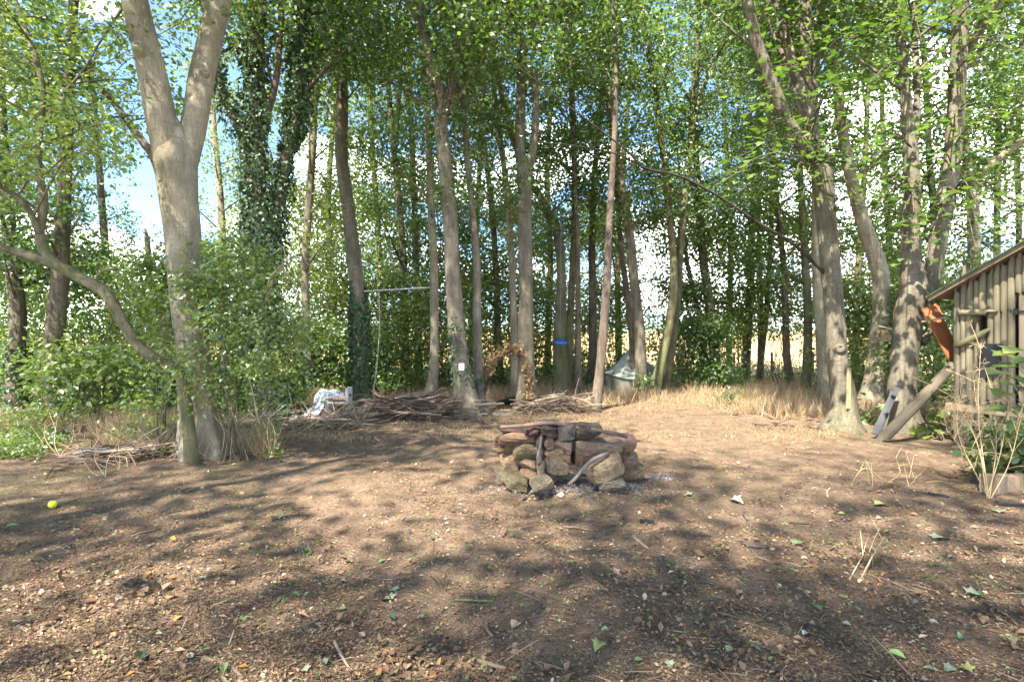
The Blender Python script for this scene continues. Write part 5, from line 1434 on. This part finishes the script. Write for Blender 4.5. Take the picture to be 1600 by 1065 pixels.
for k, e in enumerate(Cs):
    o = obj('leaf', leaf_mesh('leaf', np.zeros((1, 3)), np.array([[rng.normal(0, .15) - 0.1, -0.25, 1.0]]), np.array([[-1.0, rng.normal(-0.2, 0.5), -0.12]]), np.array([rng.uniform(0.16, 0.24)]), MAPLE, M['leaf_light']), sap, e - np.array([4.9, 5.2, 0]))
# dried umbel stalks
def stalks(label, base, tips, col, heads=True, rb=0.0055):
    r_ = thing('dried_stalk_plant', label, 'dead plant', base)
    for (px, py, Y) in tips:
        e = at(px, py, Y); mid = (base + e) / 2 + rng.normal(0, 0.05, 3)
        P = spline([base + rng.normal(0, 0.02, 3) * [1, 1, 0], mid, e], 6)
        mb = MB(); mb.tube(P, np.linspace(rb, rb * 0.35, len(P)), 5, False)
        for k in range(9 if heads else 2):
            q = P[rng.integers(5, len(P))]; e2 = q + rng.normal(0, 0.11, 3) + [0, 0, 0.09]
            mb.tube(np.array([q, (q + e2) / 2 + [0, 0, 0.01], e2]), np.array([0.0032, 0.0026, 0.0016]), 4, False)
            if heads:
                for j in range(7):
                    h = e2 + rng.normal(0, 0.022, 3); mb.tube(np.array([e2, h]), np.array([0.0014, 0.0024]), 3, False)
        if heads:
            for j in range(10):
                h = e + rng.normal(0, 0.035, 3) + [0, 0, 0.02]; mb.tube(np.array([e, h]), np.array([0.0015, 0.0032]), 3, False)
        obj('stalk', mb.mesh('stalk', M['stick'], True, base), r_, color=tuple(np.array(col) * rng.uniform(0.85, 1.15)))
stalks('tall dried umbel stalks fanning out in front of the shed', gp(1545, 778), [(1490, 620, 5.4), (1502, 600, 5.5), (1532, 545, 5.6), (1478, 665, 5.1), (1575, 640, 5.3), (1520, 580, 5.9), (1550, 600, 5.7), (1600, 630, 5.0), (1512, 650, 5.6)], (0.46, 0.34, 0.19))
stalks('second clump of dry seed stalks nearer the shed base', gp(1500, 700), [(1492, 610, 7.3), (1520, 615, 7.2), (1540, 630, 7.2), (1478, 640, 7.4), (1508, 640, 7.1)], (0.40, 0.29, 0.16))
stalks('flattened tuft of dry stalks lying on the soil right of the fire pit', gp(1390, 752), [(1350, 745, 5.6), (1330, 755, 5.6), (1400, 715, 6.2), (1440, 740, 5.8), (1360, 735, 6.0), (1420, 760, 5.5), (1450, 752, 5.6)], (0.48, 0.34, 0.17), False, 0.005)
stalks('single forked dry stalk standing in the bare soil', gp(1340, 908), [(1382, 838, 3.75), (1358, 862, 3.8), (1346, 866, 3.9)], (0.52, 0.38, 0.20), False, 0.005)
stalks('dead branching stems in the grass at the left edge', gp(95, 712), [(70, 660, 7.2), (90, 650, 7.4), (115, 660, 7.3), (60, 690, 6.9), (130, 690, 7.0)], (0.48, 0.34, 0.20), False)
stalks('pale dead stems sticking up left of the forked trunk', gp(165, 745), [(150, 700, 6.3), (185, 695, 6.4), (200, 715, 6.1), (130, 720, 6.2)], (0.44, 0.31, 0.19), False)
stalks('dry stems rising before the pale stick tangle', gp(425, 712), [(410, 640, 7.0), (395, 655, 6.9), (420, 650, 7.1), (440, 670, 7.0)], (0.46, 0.34, 0.20), False)
stalks('thin dry stalks standing right of the forked trunk base', gp(345, 718), [(320, 665, 6.6), (335, 650, 6.7), (300, 690, 6.5)], (0.40, 0.30, 0.18), False)

# loose sticks on the soil
for lb, a, b, r_, col in [
    ('short dark stick upright in the litter right of the fire pit', (1163, 806), (1174, 824), 0.016, (0.12, 0.095, 0.075)),
    ('thick dark stick end lying below the upright one', (1160, 850), (1200, 857), 0.018, (0.075, 0.06, 0.05)),
    ('dark stick lying on the path toward the shed', (1233, 817), (1264, 818), 0.008, (0.09, 0.068, 0.052)),
    ('dark wet stick near the dry stalks by the shed', (1450, 772), (1484, 778), 0.014, (0.06, 0.05, 0.042)),
    ('curved pale stick in the foreground soil', (522, 1002), (546, 1046), 0.008, (0.30, 0.23, 0.17)),
    ('long brown root like stick at the bottom of the picture', (318, 1030), (380, 1062), 0.012, (0.25, 0.17, 0.11)),
    ('mossy bent twig below the middle of the clearing', (712, 938), (772, 940), 0.008, (0.17, 0.16, 0.07)),
    ('black charred chunk in the litter before the fire pit', (1000, 816), (1022, 819), 0.018, (0.025, 0.023, 0.022)),
    ('dark broken stick in the leafy litter patch', (1092, 908), (1124, 920), 0.012, (0.07, 0.058, 0.05)),
    ('slim twig pointing to the lower right corner', (1530, 935), (1600, 988), 0.007, (0.20, 0.15, 0.10)),
    ('brown stick lying left of the charred chunk', (880, 824), (920, 829), 0.010, (0.15, 0.11, 0.08)),
    ('long thin twig right of the leafy litter patch', (1254, 858), (1292, 882), 0.006, (0.13, 0.095, 0.07)),
    ('twig lying across the soil at the lower centre', (1136, 1046), (1210, 1050), 0.007, (0.12, 0.09, 0.07)),
    ('thin stick in front of the ball', (205, 838), (250, 826), 0.006, (0.28, 0.2, 0.13)),
    ('pale split stick near the dried tuft', (1293, 776), (1298, 762), 0.008, (0.52, 0.38, 0.24)),
    ('brown stick left of the bright foreground patch', (760, 972), (770, 996), 0.010, (0.17, 0.125, 0.09)),
    ('half buried brown stick at the bottom centre', (745, 1034), (790, 1046), 0.012, (0.2, 0.14, 0.095)),
    ('rotten stick piece in the leafy litter patch', (990, 838), (1012, 858), 0.014, (0.2, 0.14, 0.1))]:
    p, q = gp(*a) + [0, 0, r_ * 0.7], gp(*b) + [0, 0, r_ * 0.7]
    m_ = (p + q) / 2 + np.array([rng.normal(0, 0.02), rng.normal(0, 0.02), 0.004])
    rod('loose_stick', lb, 'stick', [p, m_, q], r_, r_ * 0.7, 'stick', col, 6, 'loose sticks on the soil')

# separate fallen leaves
LM = [leaf_mesh('fallen_leaf', np.zeros((1, 3)), np.array([[0, 0, 1.0]]), np.array([[0, 1.0, 0]]), np.array([1.0]), MAPLE, M['oneleaf']),
      leaf_mesh('fallen_leaf', np.zeros((1, 3)), np.array([[0, 0, 1.0]]), np.array([[0, 1.0, 0]]), np.array([1.0]), OVAL, M['oneleaf'])]
GRN, BLG, DKG, YLG, ORG, BUF = (0.15, 0.20, 0.085), (0.24, 0.275, 0.18), (0.035, 0.075, 0.03), (0.26, 0.27, 0.085), (0.45, 0.20, 0.045), (0.46, 0.33, 0.20)
special = [
    ((437, 812), 0.13, BLG, 0, 'pale blue green sycamore leaf alone on the dark soil below the forked trunk'),
    ((615, 938), 0.12, BLG, 0, 'largest pale green leaf in the foreground, left of the mossy bent twig'),
    ((617, 926), 0.09, BLG, 0, 'pale green leaf touching the top of the largest foreground leaf'),
    ((607, 964), 0.07, DKG, 1, 'small very dark green leaf under the largest foreground leaf'),
    ((655, 964), 0.06, GRN, 1, 'small green leaf right of the very dark one'),
    ((225, 1021), 0.10, DKG, 1, 'dark green narrow leaf at the lower left'),
    ((381, 966), 0.05, GRN, 0, 'little green leaf between the orange leaves and the largest leaf'),
    ((510, 1041), 0.05, BLG, 1, 'pale green leaf at the bottom beside the curved pale stick'),
    ((7, 828), 0.10, GRN, 1, 'green leaf at the left picture edge below the ball'),
    ((280, 964), 0.05, ORG, 0, 'bright orange leaf in the lower left'),
    ((262, 938), 0.07, (0.36, 0.2, 0.09), 0, 'orange brown leaf just above the bright orange one'),
    ((1142, 781), 0.15, BLG, 0, 'pale green leaf on the sunny soil right of the fire pit'),
    ((1384, 789), 0.16, YLG, 0, 'yellow green leaf below the flattened dry tuft'),
    ((1457, 843), 0.16, BLG, 0, 'broad pale leaf on the soil below the black hose'),
    ((1509, 930), 0.13, BLG, 0, 'crumpled pale sycamore leaf at the right with a long twig'),
    ((1270, 947), 0.08, GRN, 0, 'green leaf in the lower right middle'),
    ((1262, 991), 0.06, (0.5, 0.46, 0.38), 1, 'bleached whitish leaf in the lower right middle'),
    ((1506, 997), 0.07, (0.2, 0.3, 0.13), 1, 'round green leaf near the lower right corner'),
    ((939, 1006), 0.08, YLG, 0, 'yellow green leaf at the bottom right of centre'),
    ((1384, 1023), 0.10, (0.22, 0.33, 0.12), 1, 'broad bright green leaf near the bottom right'),
    ((1520, 1055), 0.09, YLG, 0, 'yellow green leaf in the bottom right corner'),
    ((1110, 1035), 0.045, ORG, 1, 'small orange leaf at the bottom centre right'),
    ((465, 965), 0.07, (0.34, 0.21, 0.12), 0, 'brown dry leaf right of the bright orange one'),
    ((800, 984), 0.10, BUF, 1, 'flat buff coloured leaf at the edge of the sunny foreground patch'),
    ((874, 976), 0.05, BLG, 1, 'pale leaf in the sunny foreground patch'),
    ((1243, 852), 0.11, GRN, 0, 'green leaf at the end of the long thin twig'),
    ((1082, 776), 0.11, BLG, 0, 'pale leaf in the soil just right of the ash patch'),
    ((1562, 803), 0.12, BLG, 0, 'pale leaf below the black hose at the right edge'),
]
def drop(px, py, size, col, kind, label, group=None):
    q = gp(px, py)
    o = obj('fallen_leaf', LM[kind], None, q + [0, 0, 0.012], col)
    o.scale = (size, size, size * rng.uniform(1.5, 4.0)); o.rotation_euler = (rng.normal(0, 0.12), rng.normal(0, 0.12), rng.uniform(0, 6.28))
    tag(o, label, 'leaf', group)
for (p_, s_, c_, k_, lb) in special:
    drop(*p_, s_ * 0.85, c_, k_, lb)
for (px, py, lb) in [
    (350, 1042, 'small green leaf beside the long brown root like stick'), (687, 985, 'small green leaf below and right of the very dark one'),
    (530, 910, 'small green leaf up and left of the largest foreground leaf'), (592, 881, 'small leaf straight above the largest foreground leaf'),
    (550, 880, 'small leaf left of the one straight above the largest leaf'), (350, 857, 'small leaf in the dark soil below the pale blue green leaf'),
    (1389, 832, 'small leaf between the yellow green leaf and the broad pale leaf'), (1490, 872, 'small leaf below the broad pale leaf at the right'),
    (952, 987, 'small leaf just above the yellow green leaf right of centre'), (1442, 1046, 'small leaf at the bottom below the broad bright green leaf'),
    (1490, 1045, 'small leaf left of the one in the bottom right corner'), (1070, 905, 'small leaf left of the dark broken stick'),
    (1587, 851, 'small leaf at the right picture edge below the hose'), (990, 1035, 'small leaf at the bottom right of the yellow green leaf'),
    (1045, 1035, 'small leaf at the bottom left of the small orange leaf'), (1395, 770, 'small leaf against the flattened dry tuft'),
    (700, 820, 'small leaf alone on the soil before the left side of the fire pit'), (320, 905, 'small leaf up and right of the orange brown leaf'),
    (1190, 1020, 'small leaf above the twig at the lower centre'), (1330, 980, 'small leaf right of the bleached whitish leaf'),
    (770, 1052, 'small leaf against the half buried brown stick'), (480, 1052, 'small leaf at the bottom left of the curved pale stick'),
    (1580, 1000, 'small leaf at the right edge beside the round green leaf'), (1040, 870, 'small leaf below the rotten stick piece'),
    (900, 880, 'small leaf on bare soil midway below the fire pit')]:
    drop(px, py, rng.uniform(0.035, 0.06), GRN if rng.random() < 0.6 else BLG, int(rng.integers(2)), lb, 'small green leaves in the litter')
